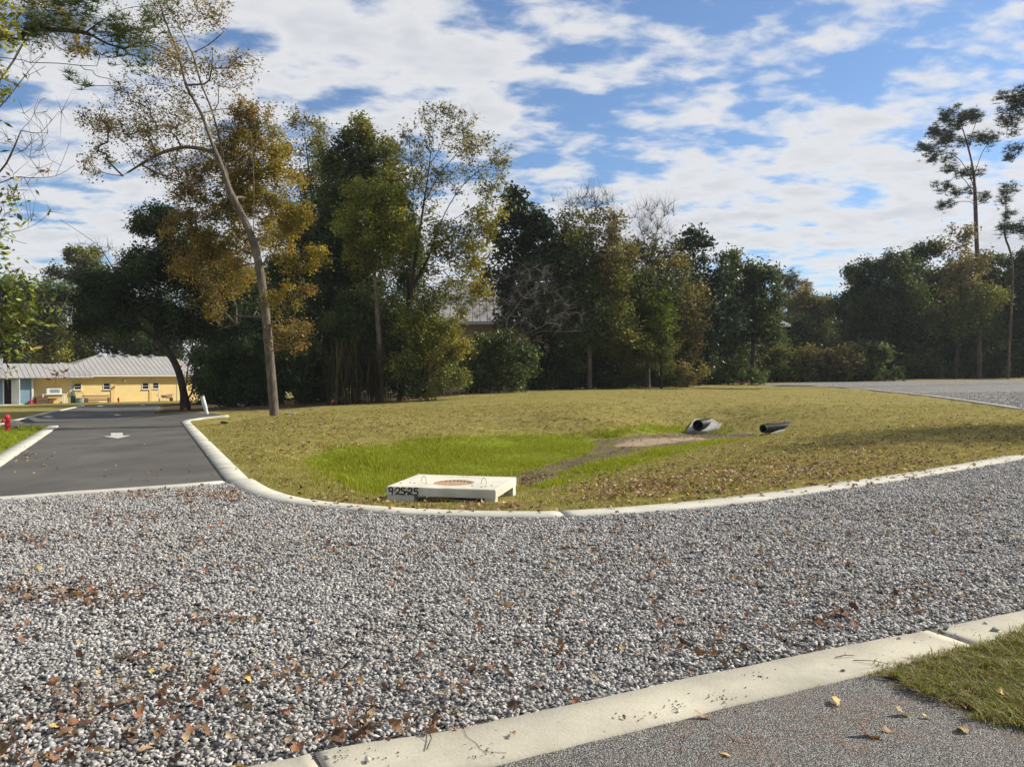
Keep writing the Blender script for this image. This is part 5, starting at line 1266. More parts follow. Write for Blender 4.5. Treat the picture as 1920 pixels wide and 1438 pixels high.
def tree(name, label, D, trunks, lobes, cat='tree', bark='bark_grey', leaf='leaf', r0=.2, step=.5, needle=False, tri=True, Lk=.0034, group=None, tip=.012, loc=None, twig_n=0, twig_len=(.3, .9), upw=1.1, upb=.3, crown='crown', pw=1.9, tpr=.42):
    """trunks: list of px polylines [(px,py[,ddepth])...] first point = base; lobes: (cx,cy,rx,ry,n_att,dens,palette[,ddepth[,leaf scale]])"""
    TREE_SEED[0] += 1; r = np.random.default_rng(TREE_SEED[0]); sk = Skel()
    tx = trunks[0][0][0]; X = (tx - CX) / F * D; zb = g(X, D); base = Vector((X, D, zb))
    for ti, tr in enumerate(trunks):
        pts = [W(q[0], q[1], D + (q[2] if len(q) > 2 else 0)) for q in tr]
        if len(pts) > 2: pts = smooth(pts, 3)
        if ti == 0: pts[0] = base + Vector((0, 0, -.15)); sk.chain(pts, -1, step)
        else:
            A = np.array([q[:] for q in sk.p]); i = int(((A - np.array(pts[0][:])) ** 2).sum(1).argmin()); sk.chain(pts[1:] if (Vector(sk.p[i]) - pts[0]).length < .6 else pts, i, step)
    ntr = len(sk.p); V = []; Fq = []; C = []; off = 0; allc = []; sizes = D * Lk
    data = []
    for lb in lobes:
        cx, cy, rx, ry, na, dens, pal = lb[:7]; dd = lb[7] if len(lb) > 7 else 0; ls = lb[8] if len(lb) > 8 else 1.0
        c = np.array(W(cx, cy, D + dd)[:]); a = 1.1 * rx * D / F; b = 1.1 * ry * D / F; e = min(a, max(b, a * .6)) * .85
        u = r.normal(size=(na, 3)); u /= np.linalg.norm(u, axis=1)[:, None]; u *= r.random((na, 1)) ** .45
        u[:, 0] *= 1 + .12 * np.sin(u[:, 2] * 7 + cx); att = c + u * np.array([a, e, b])
        att[:, 2] = np.maximum(att[:, 2], zb + .25); data.append((att, dens, pal, a, b, ls)); allc.append(att)
    if allc:
        att = np.concatenate(allc); tp = np.array([q[:] for q in sk.p]); o = np.argsort(((att[:, None] - tp[None]) ** 2).sum(-1).min(1)); sk.grow(att[o], r, step, upw=upw)
    for att, dens, pal, a, b, ls in data:
        L_ = sizes * ls; na = len(att)
        if dens <= 0: continue
        sig = .50 * (a * b * min(a, b) / max(1, na)) ** (1 / 3.)
        sig = min(max(sig, L_ * .9), .8 * min(a, b))
        if needle:
            nt = int(3.6 * dens * math.pi * a * b / (12 * .5 * L_ * L_ * .09) ); nt = max(nt, na); v, f, c = needle_tufts(r, att, nt, sig * .6, L_, L_ * .045, PAL[pal])
        else:
            n = int(dens * (1.5 + .75 * min(dens, 2.4)) * math.pi * a * b / (.32 * L_ * L_)); v, f, c = leaf_cloud(r, att, n, sig, L_, PAL[pal], tri)
        V.append(v); Fq.append(f + off); off += len(v); C.append(c)
    root = thing(name, label, cat, base, 0, group)
    ex = None
    if twig_n:
        allp = np.concatenate(allc); ex = twigs(r, allp, twig_n, *twig_len, max(.004, D * .00016), upb)
    put('trunk', sk.mesh('trunk', M[bark], tip, rmax=r0, pw=pw, tpr=tpr, origin=base, extra=ex), root)
    if V:
        put(crown, mesh_np(crown, np.concatenate(V) - np.array(base[:]), np.concatenate(Fq), [M['needle'] if needle else M[leaf]], np.concatenate(C)), root)
    return root

# --- the leaning gold tree on the lawn
tree('autumn_oak', 'tall golden autumn oak with grey trunk and leaning fork on the lawn', 28,
     [[(515, 781), (509, 710), (503, 640), (496, 570), (487, 505), (474, 452), (456, 408), (433, 363), (416, 315), (397, 267), (377, 213), (349, 160), (335, 105), (318, 60), (300, 10), (290, -40)],
      [(480, 478), (475, 420), (476, 340), (470, 250)],
      [(433, 367, .2), (420, 310, .8), (413, 267, 1.0), (397, 207, 1.2), (377, 157, 1.2), (360, 100, 1.0), (330, 40, .8), (310, 0, .8), (300, -50, .8)],
      [(397, 285), (370, 278), (340, 277), (300, 288), (265, 308), (230, 330)], [(490, 500), (510, 478), (545, 480)], [(503, 620), (520, 600), (530, 620), (550, 600)], [(360, 100, 1), (390, 85), (420, 60)]],
     [(200, 225, 50, 38, 26, .46, 'dryolive'), (250, 250, 60, 40, 26, .46, 'dryolive'), (185, 305, 34, 28, 14, .5, 'dryolive'), (285, 200, 60, 45, 22, .34, 'dryolive'), (300, 290, 50, 30, 14, .46, 'dryolive'), (250, 170, 40, 30, 12, .2, 'dryolive'),
      (350, 230, 55, 60, 22, .38, 'dryolive'), (330, 120, 60, 60, 22, .46, 'dryolive'), (430, 130, 45, 45, 20, .40, 'dryolive'), (455, 110, 30, 24, 8, .2, 'dryolive'), (330, 20, 80, 40, 22, .40, 'dryolive'), (260, 60, 60, 50, 18, .3, 'dryolive'), (400, 25, 40, 30, 10, .35, 'dryolive'), (290, -40, 60, 40, 14, .4, 'dryolive'),
      (470, 215, 40, 30, 20, 1.16, 'rustgold', 1.6), (440, 260, 44, 34, 22, 1.16, 'gold', 1.8), (495, 265, 44, 36, 22, 1.16, 'gold', 1.7), (400, 310, 46, 36, 22, 1.09, 'gold', 1.9), (455, 325, 46, 36, 26, 1.38, 'gold', 1.7), (520, 320, 44, 36, 22, 1.16, 'gold', 1.7), (365, 360, 44, 34, 20, 1.01, 'rustgold', 1.6), (425, 385, 50, 34, 26, 1.30, 'gold', 1.7), (490, 385, 48, 36, 26, 1.38, 'gold', 1.4), (550, 405, 38, 26, 18, 1.30, 'gold', .4),
      (345, 420, 44, 34, 20, 1.09, 'rustgold', 1.5), (400, 450, 50, 36, 24, 1.23, 'gold', 1.5), (460, 455, 44, 30, 20, 1.16, 'gold', 1.3), (530, 450, 36, 26, 14, 1.01, 'gold', .6), (360, 500, 44, 34, 18, 0.94, 'rustgold', 1.2), (430, 520, 44, 34, 16, 0.87, 'gold', 1.0), (395, 570, 40, 34, 12, 0.65, 'rustgold', 1.0), (320, 330, 40, 34, 18, .55, 'dryolive', .8), (590, 470, 24, 18, 8, 1.16, 'gold', -.4),
      (455, 340, 120, 130, 70, .45, 'gold', 2.4), (400, 480, 90, 70, 30, .4, 'rustgold', 2.2),
      (560, 490, 44, 24, 22, 1.05, 'gold', -.6), (525, 560, 30, 28, 14, .85, 'gold', -.4), (545, 630, 34, 34, 18, .8, 'rustgold', -.3), (570, 545, 28, 18, 8, .6, 'rustgold', -.4), (440, 590, 40, 30, 10, .0, 'gold')],
     bark='bark_grey', r0=.17, step=.42, twig_n=4200, twig_len=(.25, .8), Lk=.0032, pw=1.05, tpr=.18)
# --- dark live oak by the junction
tree('live_oak', 'broad dark live oak with three stems at the road junction', 44,
     [[(348, 766), (344, 735), (336, 700), (322, 670), (296, 640), (255, 605), (215, 575)], [(346, 745), (350, 715), (353, 685), (362, 640), (370, 580)], [(348, 752), (360, 735), (364, 700), (372, 660), (395, 620)], [(296, 640), (290, 590), (300, 520), (305, 450)],
      [(255, 605), (235, 540), (210, 500), (185, 462), (150, 436), (112, 412)]],
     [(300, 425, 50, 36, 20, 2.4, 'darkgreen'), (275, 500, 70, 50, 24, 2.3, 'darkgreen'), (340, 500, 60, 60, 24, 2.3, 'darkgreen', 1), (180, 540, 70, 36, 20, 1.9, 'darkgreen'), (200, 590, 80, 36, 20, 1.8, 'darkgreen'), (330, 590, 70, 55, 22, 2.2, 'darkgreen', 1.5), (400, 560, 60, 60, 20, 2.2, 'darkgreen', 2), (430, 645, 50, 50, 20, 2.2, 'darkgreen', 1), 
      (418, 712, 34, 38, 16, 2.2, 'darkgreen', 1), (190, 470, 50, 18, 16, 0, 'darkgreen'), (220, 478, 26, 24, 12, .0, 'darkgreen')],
     bark='bark_dark', r0=.30, twig_n=900, twig_len=(.4, 1.1))
# --- trees behind the yellow building
for lb, D, tr, lob in (('round topped yellow green tree above the metal roof', 96, [(165, 700), (165, 560), (150, 500)], [(155, 482, 40, 14, 16, 2.4, 'olive'), (150, 520, 55, 26, 16, 2.0, 'forest'), (200, 520, 40, 26, 14, 2.0, 'darkgreen')]),
                   ('dark spreading tree behind the middle of the metal roof', 92, [(215, 700), (215, 640), (210, 560)], [(200, 580, 70, 40, 18, 2.3, 'darkgreen'), (230, 630, 70, 40, 18, 2.2, 'forest'), (150, 640, 60, 34, 16, 2.1, 'forest')]),
                   ('grey green tree behind the low left roof', 88, [(85, 700), (88, 630), (100, 560)], [(95, 560, 50, 30, 16, 2.0, 'forest'), (80, 610, 60, 40, 18, 2.1, 'forest'), (110, 650, 50, 34, 14, 2.0, 'olive')]),
                   ('shadowed tree behind the blue wing', 90, [(10, 700), (12, 640), (20, 580)], [(20, 570, 60, 40, 16, 2.0, 'forest'), (0, 630, 80, 50, 18, 2.2, 'darkgreen'), (40, 665, 60, 24, 14, 2.0, 'forest')]),
                   ('deep green tree behind the right end of the metal roof', 94, [(300, 700), (300, 640), (300, 580)], [(290, 600, 60, 50, 18, 2.2, 'darkgreen'), (330, 640, 60, 40, 16, 2.2, 'forest'), (270, 655, 50, 26, 14, 2.0, 'forest')])):
    tree('shade_tree', lb, D, [tr], lob, bark='bark_dark', r0=.35, step=1.0, group='trees behind the yellow building')
# --- near overhanging tree at the left edge
tree('magnolia_tree', 'near overhanging tree with large yellow green leaves and bare twigs', 11,
     [[(-330, 1000), (-300, 800), (-230, 600), (-160, 420), (-110, 250), (-80, 60), (-60, -80)], [(-230, 600), (-120, 590), (-30, 570), (40, 560), (85, 560)], [(-225, 590), (-100, 650), (0, 640), (40, 655), (62, 675), (85, 690), (104, 696)],
      [(-160, 420), (-70, 380), (0, 322), (25, 280), (40, 245), (58, 225), (75, 190), (87, 185)], [(-160, 420), (-60, 355), (0, 343), (30, 332), (60, 334), (105, 330), (140, 310)], [(-110, 250), (-40, 235), (5, 195), (45, 145), (70, 115), (85, 100)], [(-200, 520), (-80, 470), (0, 440), (40, 432), (75, 415), (95, 395)], [(0, 440), (30, 452), (50, 457)], [(45, 145), (60, 138), (85, 125)], [(40, 245), (70, 250), (85, 240), (110, 210)], [(105, 330), (118, 300), (130, 270)]],
     [(25, 545, 34, 44, 34, 1.0, 'nearmag'), (60, 590, 42, 34, 32, .9, 'nearmag'), (15, 620, 36, 44, 32, 1.0, 'nearmag'), (95, 570, 22, 20, 9, .35, 'nearmag'), (30, 660, 36, 24, 14, .45, 'nearmag'), (118, 585, 12, 14, 5, .3, 'nearmag'), (8, 690, 20, 18, 8, .5, 'nearmag'),
      (5, 40, 20, 36, 12, 1.0, 'yellowgreen'), (12, 75, 16, 24, 8, .9, 'yellowgreen'), (-30, 30, 40, 60, 18, 1.0, 'yellowgreen'), (10, 180, 12, 14, 5, .45, 'nearmag'), (40, 365, 26, 20, 12, .5, 'nearmag'), (20, 385, 24, 18, 8, .5, 'nearmag'), (8, 265, 18, 14, 6, .28, 'nearmag'), (10, 430, 10, 14, 5, .5, 'nearmag'), (58, 408, 16, 8, 5, .35, 'nearmag'), (92, 396, 8, 8, 3, .4, 'nearmag'),
      (107, 697, 7, 8, 5, .9, 'deadleaf', 0, .8), (25, 323, 8, 8, 3, .5, 'deadleaf', 0, .8), (85, 320, 12, 6, 4, .6, 'deadleaf', 0, .8), (62, 640, 10, 12, 4, .6, 'deadleaf', 0, .9),
      (80, 240, 45, 50, 18, 0, 'nearmag'), (60, 300, 45, 40, 14, 0, 'nearmag'), (70, 130, 30, 30, 8, 0, 'nearmag'), (-60, 500, 60, 160, 26, .9, 'nearmag'), (-60, 150, 60, 100, 16, .8, 'yellowgreen')],
     bark='bark_twig', leaf='leaf_gloss', r0=.16, step=.25, tri=False, Lk=.0105, tip=.0035, twig_n=420, twig_len=(.12, .5), cat='tree')
# --- pine limb reaching in at the top left
tree('pine_tree', 'near longleaf pine reaching over from the left with a dark limb', 17,
     [[(-420, 950), (-410, 700), (-400, 400), (-390, 100), (-380, -150)], [(-392, 140), (-200, 95), (20, 110), (55, 117), (110, 119), (150, 123), (182, 124)], [(150, 122), (158, 130), (172, 132)], [(172, 128), (180, 142), (205, 148)], [(-385, 20), (-150, 30), (20, 75), (50, 56), (100, 56), (160, 62), (200, 82), (235, 92)], [(235, 92), (265, 80), (300, 95)], [(160, 62), (190, 40), (230, 18), (280, 10)], [(205, 148), (225, 160), (150, 160), (130, 145)], [(-385, -60), (-100, -40), (60, -15), (160, -10)]],
     [(60, 55, 34, 24, 12, .5, 'pinenear'), (100, 30, 40, 28, 14, .5, 'pinenear'), (150, 15, 45, 24, 16, .6, 'pinenear'), (185, 45, 45, 26, 18, .7, 'pinenear'), (225, 70, 40, 24, 16, .7, 'pinenear'), (235, 115, 34, 18, 12, .6, 'pinenear'), (200, 105, 24, 10, 8, .45, 'pinenear'), (270, 60, 36, 24, 10, .4, 'pinenear'), (130, 142, 22, 12, 6, .5, 'pinenear'), (165, 165, 20, 8, 5, .5, 'pinenear'), (45, 70, 24, 16, 6, .4, 'pinenear'), (300, 25, 36, 20, 8, .35, 'pinenear'), (425, 30, 18, 12, 0, 0, 'pinenear'), (60, -20, 80, 30, 14, .5, 'pinenear'), (180, -30, 80, 30, 14, .5, 'pinenear')],
     bark='bark_dark', r0=.15, needle=True, step=.3, Lk=.0125, tip=.008, upw=.3)
tree('sweetgum', 'sparse brown leaved tree with pale twigs mixed into the near pine limb', 20,
     [[(-260, 900), (-200, 500), (-120, 250), (-40, 120), (40, 20), (60, -60)], [(-120, 250), (0, 150), (60, 60), (130, 40)], [(40, 20), (80, 50), (110, 90), (150, 100)]],
     [(80, 20, 60, 34, 24, .42, 'dryolive'), (120, 60, 50, 36, 24, .45, 'dryolive'), (150, 95, 26, 14, 10, .6, 'gold'), (60, 70, 40, 30, 12, .25, 'dryolive'), (40, -20, 80, 30, 16, .4, 'dryolive')],
     bark='bark_pale', r0=.12, step=.4, twig_n=900, twig_len=(.25, .9), tip=.006, Lk=.0045)
# --- the grove, left to right
tree('green_tree', 'sparse grey green treetop between the gold oak and the tall evergreen', 46, [[(585, 745), (585, 600), (590, 450), (580, 330), (570, 240)]],
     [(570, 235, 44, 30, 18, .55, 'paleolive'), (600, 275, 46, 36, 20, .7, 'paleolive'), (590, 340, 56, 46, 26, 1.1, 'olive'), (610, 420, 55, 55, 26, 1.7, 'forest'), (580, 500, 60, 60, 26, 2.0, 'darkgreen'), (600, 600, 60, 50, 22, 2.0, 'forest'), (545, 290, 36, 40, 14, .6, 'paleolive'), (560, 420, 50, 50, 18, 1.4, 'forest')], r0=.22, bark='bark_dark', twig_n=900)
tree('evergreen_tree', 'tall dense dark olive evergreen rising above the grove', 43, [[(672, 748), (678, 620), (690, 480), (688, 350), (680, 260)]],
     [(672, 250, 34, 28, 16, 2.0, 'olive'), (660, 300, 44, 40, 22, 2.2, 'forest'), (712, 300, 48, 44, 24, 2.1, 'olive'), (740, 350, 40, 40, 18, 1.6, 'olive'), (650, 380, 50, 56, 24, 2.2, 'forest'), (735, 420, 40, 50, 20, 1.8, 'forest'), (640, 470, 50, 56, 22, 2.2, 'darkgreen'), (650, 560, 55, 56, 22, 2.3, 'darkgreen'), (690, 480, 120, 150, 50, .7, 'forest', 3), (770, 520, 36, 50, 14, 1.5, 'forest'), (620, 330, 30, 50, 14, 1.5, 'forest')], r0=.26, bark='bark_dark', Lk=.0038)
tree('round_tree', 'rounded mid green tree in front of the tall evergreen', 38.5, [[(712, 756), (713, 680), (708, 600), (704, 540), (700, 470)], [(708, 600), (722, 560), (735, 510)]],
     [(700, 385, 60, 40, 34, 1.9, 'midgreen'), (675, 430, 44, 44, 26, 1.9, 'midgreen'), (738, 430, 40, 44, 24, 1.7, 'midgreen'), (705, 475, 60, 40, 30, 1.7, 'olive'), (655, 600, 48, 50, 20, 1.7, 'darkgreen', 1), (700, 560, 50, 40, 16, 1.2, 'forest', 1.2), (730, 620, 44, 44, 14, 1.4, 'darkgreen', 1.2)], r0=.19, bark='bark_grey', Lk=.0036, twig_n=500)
tree('sparse_tree', 'tall thin leaved tree with open forked limbs against the sky', 39.5,
     [[(750, 752), (758, 680), (764, 600), (770, 540), (783, 460), (795, 380), (805, 310), (812, 250), (820, 205)], [(770, 545), (800, 490), (822, 430), (845, 380), (880, 335), (920, 305), (950, 285)], [(795, 380), (830, 320), (865, 280), (890, 250)], [(783, 460), (775, 400), (775, 330), (768, 280)], [(822, 430), (870, 400), (900, 380)], [(805, 310), (830, 270), (845, 225)]],
     [(815, 225, 44, 30, 28, .42, 'paleolive'), (860, 230, 34, 28, 18, .36, 'paleolive'), (775, 280, 44, 40, 24, .42, 'paleolive'), (885, 270, 44, 34, 26, .42, 'paleolive'), (930, 295, 36, 30, 20, .40, 'paleolive'), (850, 320, 60, 44, 26, .36, 'paleolive'), (800, 350, 44, 44, 18, .4, 'paleolive'), (920, 350, 36, 34, 16, .5, 'paleolive'), (905, 410, 34, 40, 20, 1.1, 'grass_y'), (870, 460, 48, 44, 24, 1.0, 'grass_y'), (880, 520, 38, 40, 18, .9, 'grass_y'), (820, 440, 44, 44, 18, .7, 'olive'), (800, 500, 30, 26, 10, .4, 'olive'), (765, 440, 26, 60, 14, .8, 'olive'), (855, 545, 44, 28, 14, .7, 'olive', 3), (905, 560, 36, 24, 10, .6, 'brownish', 4)],
     r0=.2, bark='bark_dark', step=.45, twig_n=3000, twig_len=(.3, .9), Lk=.0037)
tree('laurel_bush', 'large sunlit yellow green bush beside the dry reeds', 39, [[(800, 747), (800, 710), (800, 660), (795, 600)], [(800, 710), (830, 660), (845, 620)]],
     [(790, 600, 48, 34, 26, 1.5, 'midgreen'), (815, 560, 36, 30, 16, 1.0, 'olive'), (825, 640, 50, 40, 28, 1.7, 'grass_y'), (770, 660, 48, 44, 26, 1.7, 'olive'), (820, 700, 50, 36, 26, 1.8, 'olive'), (765, 715, 40, 30, 18, 1.7, 'forest'), (855, 600, 20, 24, 8, 1.0, 'grass_y')], cat='bush', r0=.12, bark='bark_twig', twig_n=600, leaf='leaf_gloss', Lk=.0034)
tree('camellia_bush', 'rounded grey green leafy bush at the lawn edge', 46, [[(935, 737), (935, 715), (930, 680)]],
     [(905, 660, 40, 30, 18, 1.9, 'camellia'), (950, 650, 36, 34, 18, 1.9, 'camellia'), (925, 700, 62, 30, 30, 1.9, 'camellia'), (985, 665, 24, 24, 8, 1.2, 'camellia'), (880, 690, 26, 30, 10, 1.3, 'olive'), (970, 690, 34, 24, 14, 1.9, 'camellia'), (900, 715, 36, 20, 14, 2.0, 'forest')], cat='bush', r0=.1, bark='bark_twig', leaf='leaf_gloss', Lk=.0042)
tree('bare_tree', 'leafless grey tree with tangled low branches', 48, [[(948, 735), (955, 690), (955, 640), (950, 600), (965, 560)], [(955, 640), (990, 625), (1040, 600), (1080, 585)], [(950, 600), (920, 570), (890, 550), (870, 545)], [(965, 650), (1010, 622), (1055, 622), (1090, 620)], [(950, 600), (980, 560), (1010, 530), (1030, 500)]],
     [(900, 570, 40, 36, 26, 0, 'olive'), (960, 530, 50, 40, 30, 0, 'olive'), (1020, 540, 50, 44, 30, 0, 'olive'), (1050, 600, 44, 30, 24, 0, 'olive'), (980, 590, 60, 40, 26, 0, 'olive')], bark='bark_pale', r0=.09, step=.35, tip=.013, twig_n=1300, twig_len=(.4, 1.3), upw=.3)
tree('magnolia', 'dark glossy magnolia rising behind the sparse tree', 50, [[(1000, 735), (1000, 600), (985, 480), (965, 390)]],
     [(962, 375, 24, 24, 12, 2.0, 'magnolia'), (985, 410, 34, 26, 16, 2.2, 'magnolia'), (955, 440, 44, 36, 18, 2.0, 'magnolia'), (1015, 440, 36, 34, 16, 2.2, 'magnolia'), (990, 500, 60, 46, 24, 2.2, 'magnolia'), (960, 570, 55, 44, 20, 1.6, 'magnolia', 1), (1020, 580, 50, 50, 20, 2.0, 'magnolia'), (925, 510, 36, 50, 12, 1.0, 'forest'), (1045, 500, 30, 40, 10, 1.8, 'magnolia')], bark='bark_dark', r0=.22, leaf='leaf_gloss', Lk=.0055)
tree('twiggy_tree', 'olive green tree with a brush of bare twigs on top beside the magnolia', 51, [[(1105, 732), (1105, 620), (1110, 500), (1105, 420)]],
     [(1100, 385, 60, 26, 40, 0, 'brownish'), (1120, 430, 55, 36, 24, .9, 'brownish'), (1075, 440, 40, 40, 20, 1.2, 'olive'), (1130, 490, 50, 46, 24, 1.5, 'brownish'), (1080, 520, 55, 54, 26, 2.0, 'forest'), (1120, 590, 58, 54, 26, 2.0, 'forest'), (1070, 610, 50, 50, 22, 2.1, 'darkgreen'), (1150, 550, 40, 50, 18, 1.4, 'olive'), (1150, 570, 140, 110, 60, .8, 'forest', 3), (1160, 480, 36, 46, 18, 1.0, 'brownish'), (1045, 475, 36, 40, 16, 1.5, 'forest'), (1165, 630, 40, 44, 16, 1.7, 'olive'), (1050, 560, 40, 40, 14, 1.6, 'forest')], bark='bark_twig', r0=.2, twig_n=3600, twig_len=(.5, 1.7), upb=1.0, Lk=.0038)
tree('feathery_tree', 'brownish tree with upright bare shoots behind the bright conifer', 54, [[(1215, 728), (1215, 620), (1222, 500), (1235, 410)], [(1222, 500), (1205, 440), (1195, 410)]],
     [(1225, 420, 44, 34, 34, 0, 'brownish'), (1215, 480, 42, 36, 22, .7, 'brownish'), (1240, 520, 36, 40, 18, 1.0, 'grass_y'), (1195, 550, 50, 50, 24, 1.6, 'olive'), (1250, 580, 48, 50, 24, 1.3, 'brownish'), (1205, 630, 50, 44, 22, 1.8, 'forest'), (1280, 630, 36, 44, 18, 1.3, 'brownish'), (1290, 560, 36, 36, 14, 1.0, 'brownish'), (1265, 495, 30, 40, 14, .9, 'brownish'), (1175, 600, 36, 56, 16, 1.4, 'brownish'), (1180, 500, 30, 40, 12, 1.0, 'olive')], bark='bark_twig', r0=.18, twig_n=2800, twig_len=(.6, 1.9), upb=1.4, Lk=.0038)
tree('conifer', 'small bright green conical conifer among darker trees', 52, [[(1240, 727), (1240, 680), (1240, 600)]], [(1240, 575, 20, 26, 12, 1.9, 'brightbush'), (1240, 615, 30, 34, 18, 2.0, 'brightbush'), (1238, 660, 34, 30, 16, 1.8, 'olive')], bark='bark_dark', r0=.1, Lk=.003)
tree('magnolia', 'dark magnolia with a knobbly crown standing above the hedge', 60, [[(1312, 722), (1312, 620), (1305, 520), (1302, 440)]],
     [(1300, 440, 22, 10, 10, 2.2, 'magnolia'), (1318, 452, 16, 12, 8, 2.2, 'magnolia'), (1286, 462, 20, 12, 8, 2.2, 'magnolia'), (1300, 490, 30, 16, 12, 2.0, 'magnolia'), (1310, 545, 40, 36, 18, 2.1, 'magnolia'), (1330, 600, 50, 48, 22, 2.2, 'magnolia'), (1300, 660, 44, 36, 18, 2.1, 'darkgreen'), (1350, 530, 32, 40, 14, 2.0, 'magnolia'), (1272, 610, 36, 50, 14, 1.8, 'darkgreen')], bark='bark_dark', r0=.2, leaf='leaf_gloss', Lk=.005)
tree('bluish_evergreen', 'blue green evergreen with twin tops between magnolia and dark oak', 64, [[(1412, 720), (1411, 680), (1410, 600), (1385, 520)], [(1410, 600), (1440, 550)]],
     [(1370, 485, 30, 16, 14, 1.8, 'forest'), (1395, 505, 26, 14, 10, 1.6, 'forest'), (1375, 540, 46, 36, 20, 2.2, 'forest'), (1430, 545, 40, 40, 20, 2.0, 'darkgreen'), (1400, 600, 55, 40, 22, 2.1, 'darkgreen'), (1360, 620, 36, 30, 14, 1.5, 'darkgreen'), (1445, 620, 30, 50, 16, 2.0, 'forest'), (1450, 520, 20, 16, 8, .5, 'brownish')], bark='bark_dark', r0=.2, twig_n=500, Lk=.0040)
tree('autumn_tree', 'distant brown gold tree in the gap of the treeline', 92, [[(1510, 712), (1510, 640), (1505, 570)]], [(1495, 570, 40, 26, 16, 2.0, 'brownish'), (1540, 580, 36, 30, 16, 2.0, 'brownish'), (1500, 625, 56, 40, 22, 2.1, 'brownish'), (1550, 640, 40, 40, 16, 2.0, 'olive')], bark='bark_twig', r0=.3, step=1)
tree('pine_tree', 'distant small pine tops above the brown gold tree', 105, [[(1475, 712), (1478, 600), (1480, 525)]], [(1478, 525, 24, 10, 10, 2.2, 'pine'), (1500, 535, 20, 8, 8, 2.0, 'pine'), (1470, 560, 26, 24, 10, 1.8, 'pine')], bark='bark_pine', r0=.25, step=1.2, needle=True, Lk=.006)
# --- dark wood on the right
for lb, D, tr, lob in (('dark tree at the left end of the right hand wood', 82, [(1612, 712), (1612, 600), (1612, 520)], [(1612, 512, 40, 22, 16, 2.2, 'darkgreen'), (1595, 560, 40, 40, 18, 2.2, 'darkgreen'), (1635, 580, 44, 50, 20, 2.2, 'darkgreen'), (1600, 640, 44, 50, 20, 2.2, 'forest')]),
                   ('dark tree with a leaning stem behind the vine hedge end', 80, [(1680, 712), (1690, 600), (1700, 510)], [(1690, 500, 46, 24, 18, 2.2, 'darkgreen'), (1665, 550, 44, 44, 20, 2.2, 'darkgreen'), (1710, 570, 44, 50, 20, 2.2, 'forest'), (1690, 640, 50, 50, 22, 2.0, 'darkgreen')]),
                   ('tallest dark broadleaf beside the tall pine trunk', 84, [(1760, 711), (1750, 600), (1745, 490)], [(1745, 478, 40, 20, 16, 2.1, 'darkgreen'), (1740, 530, 50, 40, 20, 2.2, 'darkgreen'), (1770, 590, 50, 50, 22, 2.2, 'forest'), (1750, 660, 50, 44, 20, 2.0, 'darkgreen')]),
                   ('sparse brownish tree leaning on the tall pine', 77, [(1790, 711), (1800, 600), (1802, 470)], [(1800, 450, 32, 26, 18, .8, 'brownish'), (1825, 490, 34, 34, 18, 1.0, 'brownish'), (1790, 520, 36, 40, 18, 1.3, 'brownish'), (1840, 570, 44, 44, 20, 1.5, 'olive'), (1800, 610, 40, 36, 16, 1.6, 'forest')]),
                   ('dark tree between the two pines', 86, [(1870, 710), (1870, 600), (1868, 520)], [(1865, 510, 34, 24, 14, 2.1, 'darkgreen'), (1880, 560, 44, 50, 20, 2.2, 'darkgreen'), (1850, 640, 44, 50, 20, 2.1, 'darkgreen')]),
                   ('dark tree at the right end of the wood', 80, [(1930, 709), (1930, 600), (1925, 500)], [(1915, 490, 36, 26, 14, 2.1, 'darkgreen'), (1930, 560, 50, 50, 22, 2.2, 'darkgreen'), (1910, 640, 44, 50, 20, 2.1, 'darkgreen'), (1980, 540, 60, 60, 20, 2.0, 'darkgreen')])):
    tree('wood_tree', lb, D, [tr], lob, bark='bark_dark', r0=.24, step=.9, group='dark trees of the right hand wood', twig_n=300)
tree('pine_tree', 'tall lone pine with a flat layered crown over the right wood', 78, [[(1836, 710), (1834, 560), (1830, 420), (1826, 330), (1816, 280), (1800, 225)], [(1827, 345), (1800, 300), (1770, 285), (1745, 285)], [(1826, 330), (1840, 290), (1852, 270)], [(1829, 380), (1800, 378), (1770, 388)], [(1828, 365), (1800, 330), (1775, 345)], [(1829, 385), (1845, 380), (1855, 372)], [(1816, 280), (1825, 245), (1832, 225)], [(1806, 245), (1785, 235), (1765, 245)]],
     [(1795, 222, 34, 18, 16, 1.5, 'pine'), (1830, 215, 22, 12, 10, 1.5, 'pine'), (1762, 255, 28, 16, 14, 1.5, 'pine'), (1745, 282, 22, 12, 10, 1.4, 'pine'), (1785, 268, 30, 12, 10, 1.2, 'pine'), (1768, 300, 24, 8, 8, 1.2, 'pine'), (1850, 262, 16, 14, 8, 1.3, 'pine'), (1826, 262, 18, 12, 6, 1.0, 'pine'), (1785, 318, 20, 7, 6, 1.3, 'pine'), (1765, 350, 18, 8, 6, 1.4, 'pine'), (1808, 328, 16, 10, 6, 1.2, 'pine'), (1835, 325, 12, 8, 5, 1.2, 'pine'), (1800, 362, 22, 8, 8, 1.3, 'pine'), (1772, 386, 22, 7, 6, 1.4, 'pine'), (1845, 372, 15, 8, 6, 1.3, 'pine')],
     bark='bark_pine', r0=.27, step=.8, needle=True, Lk=.0058, tip=.03, upw=.2)
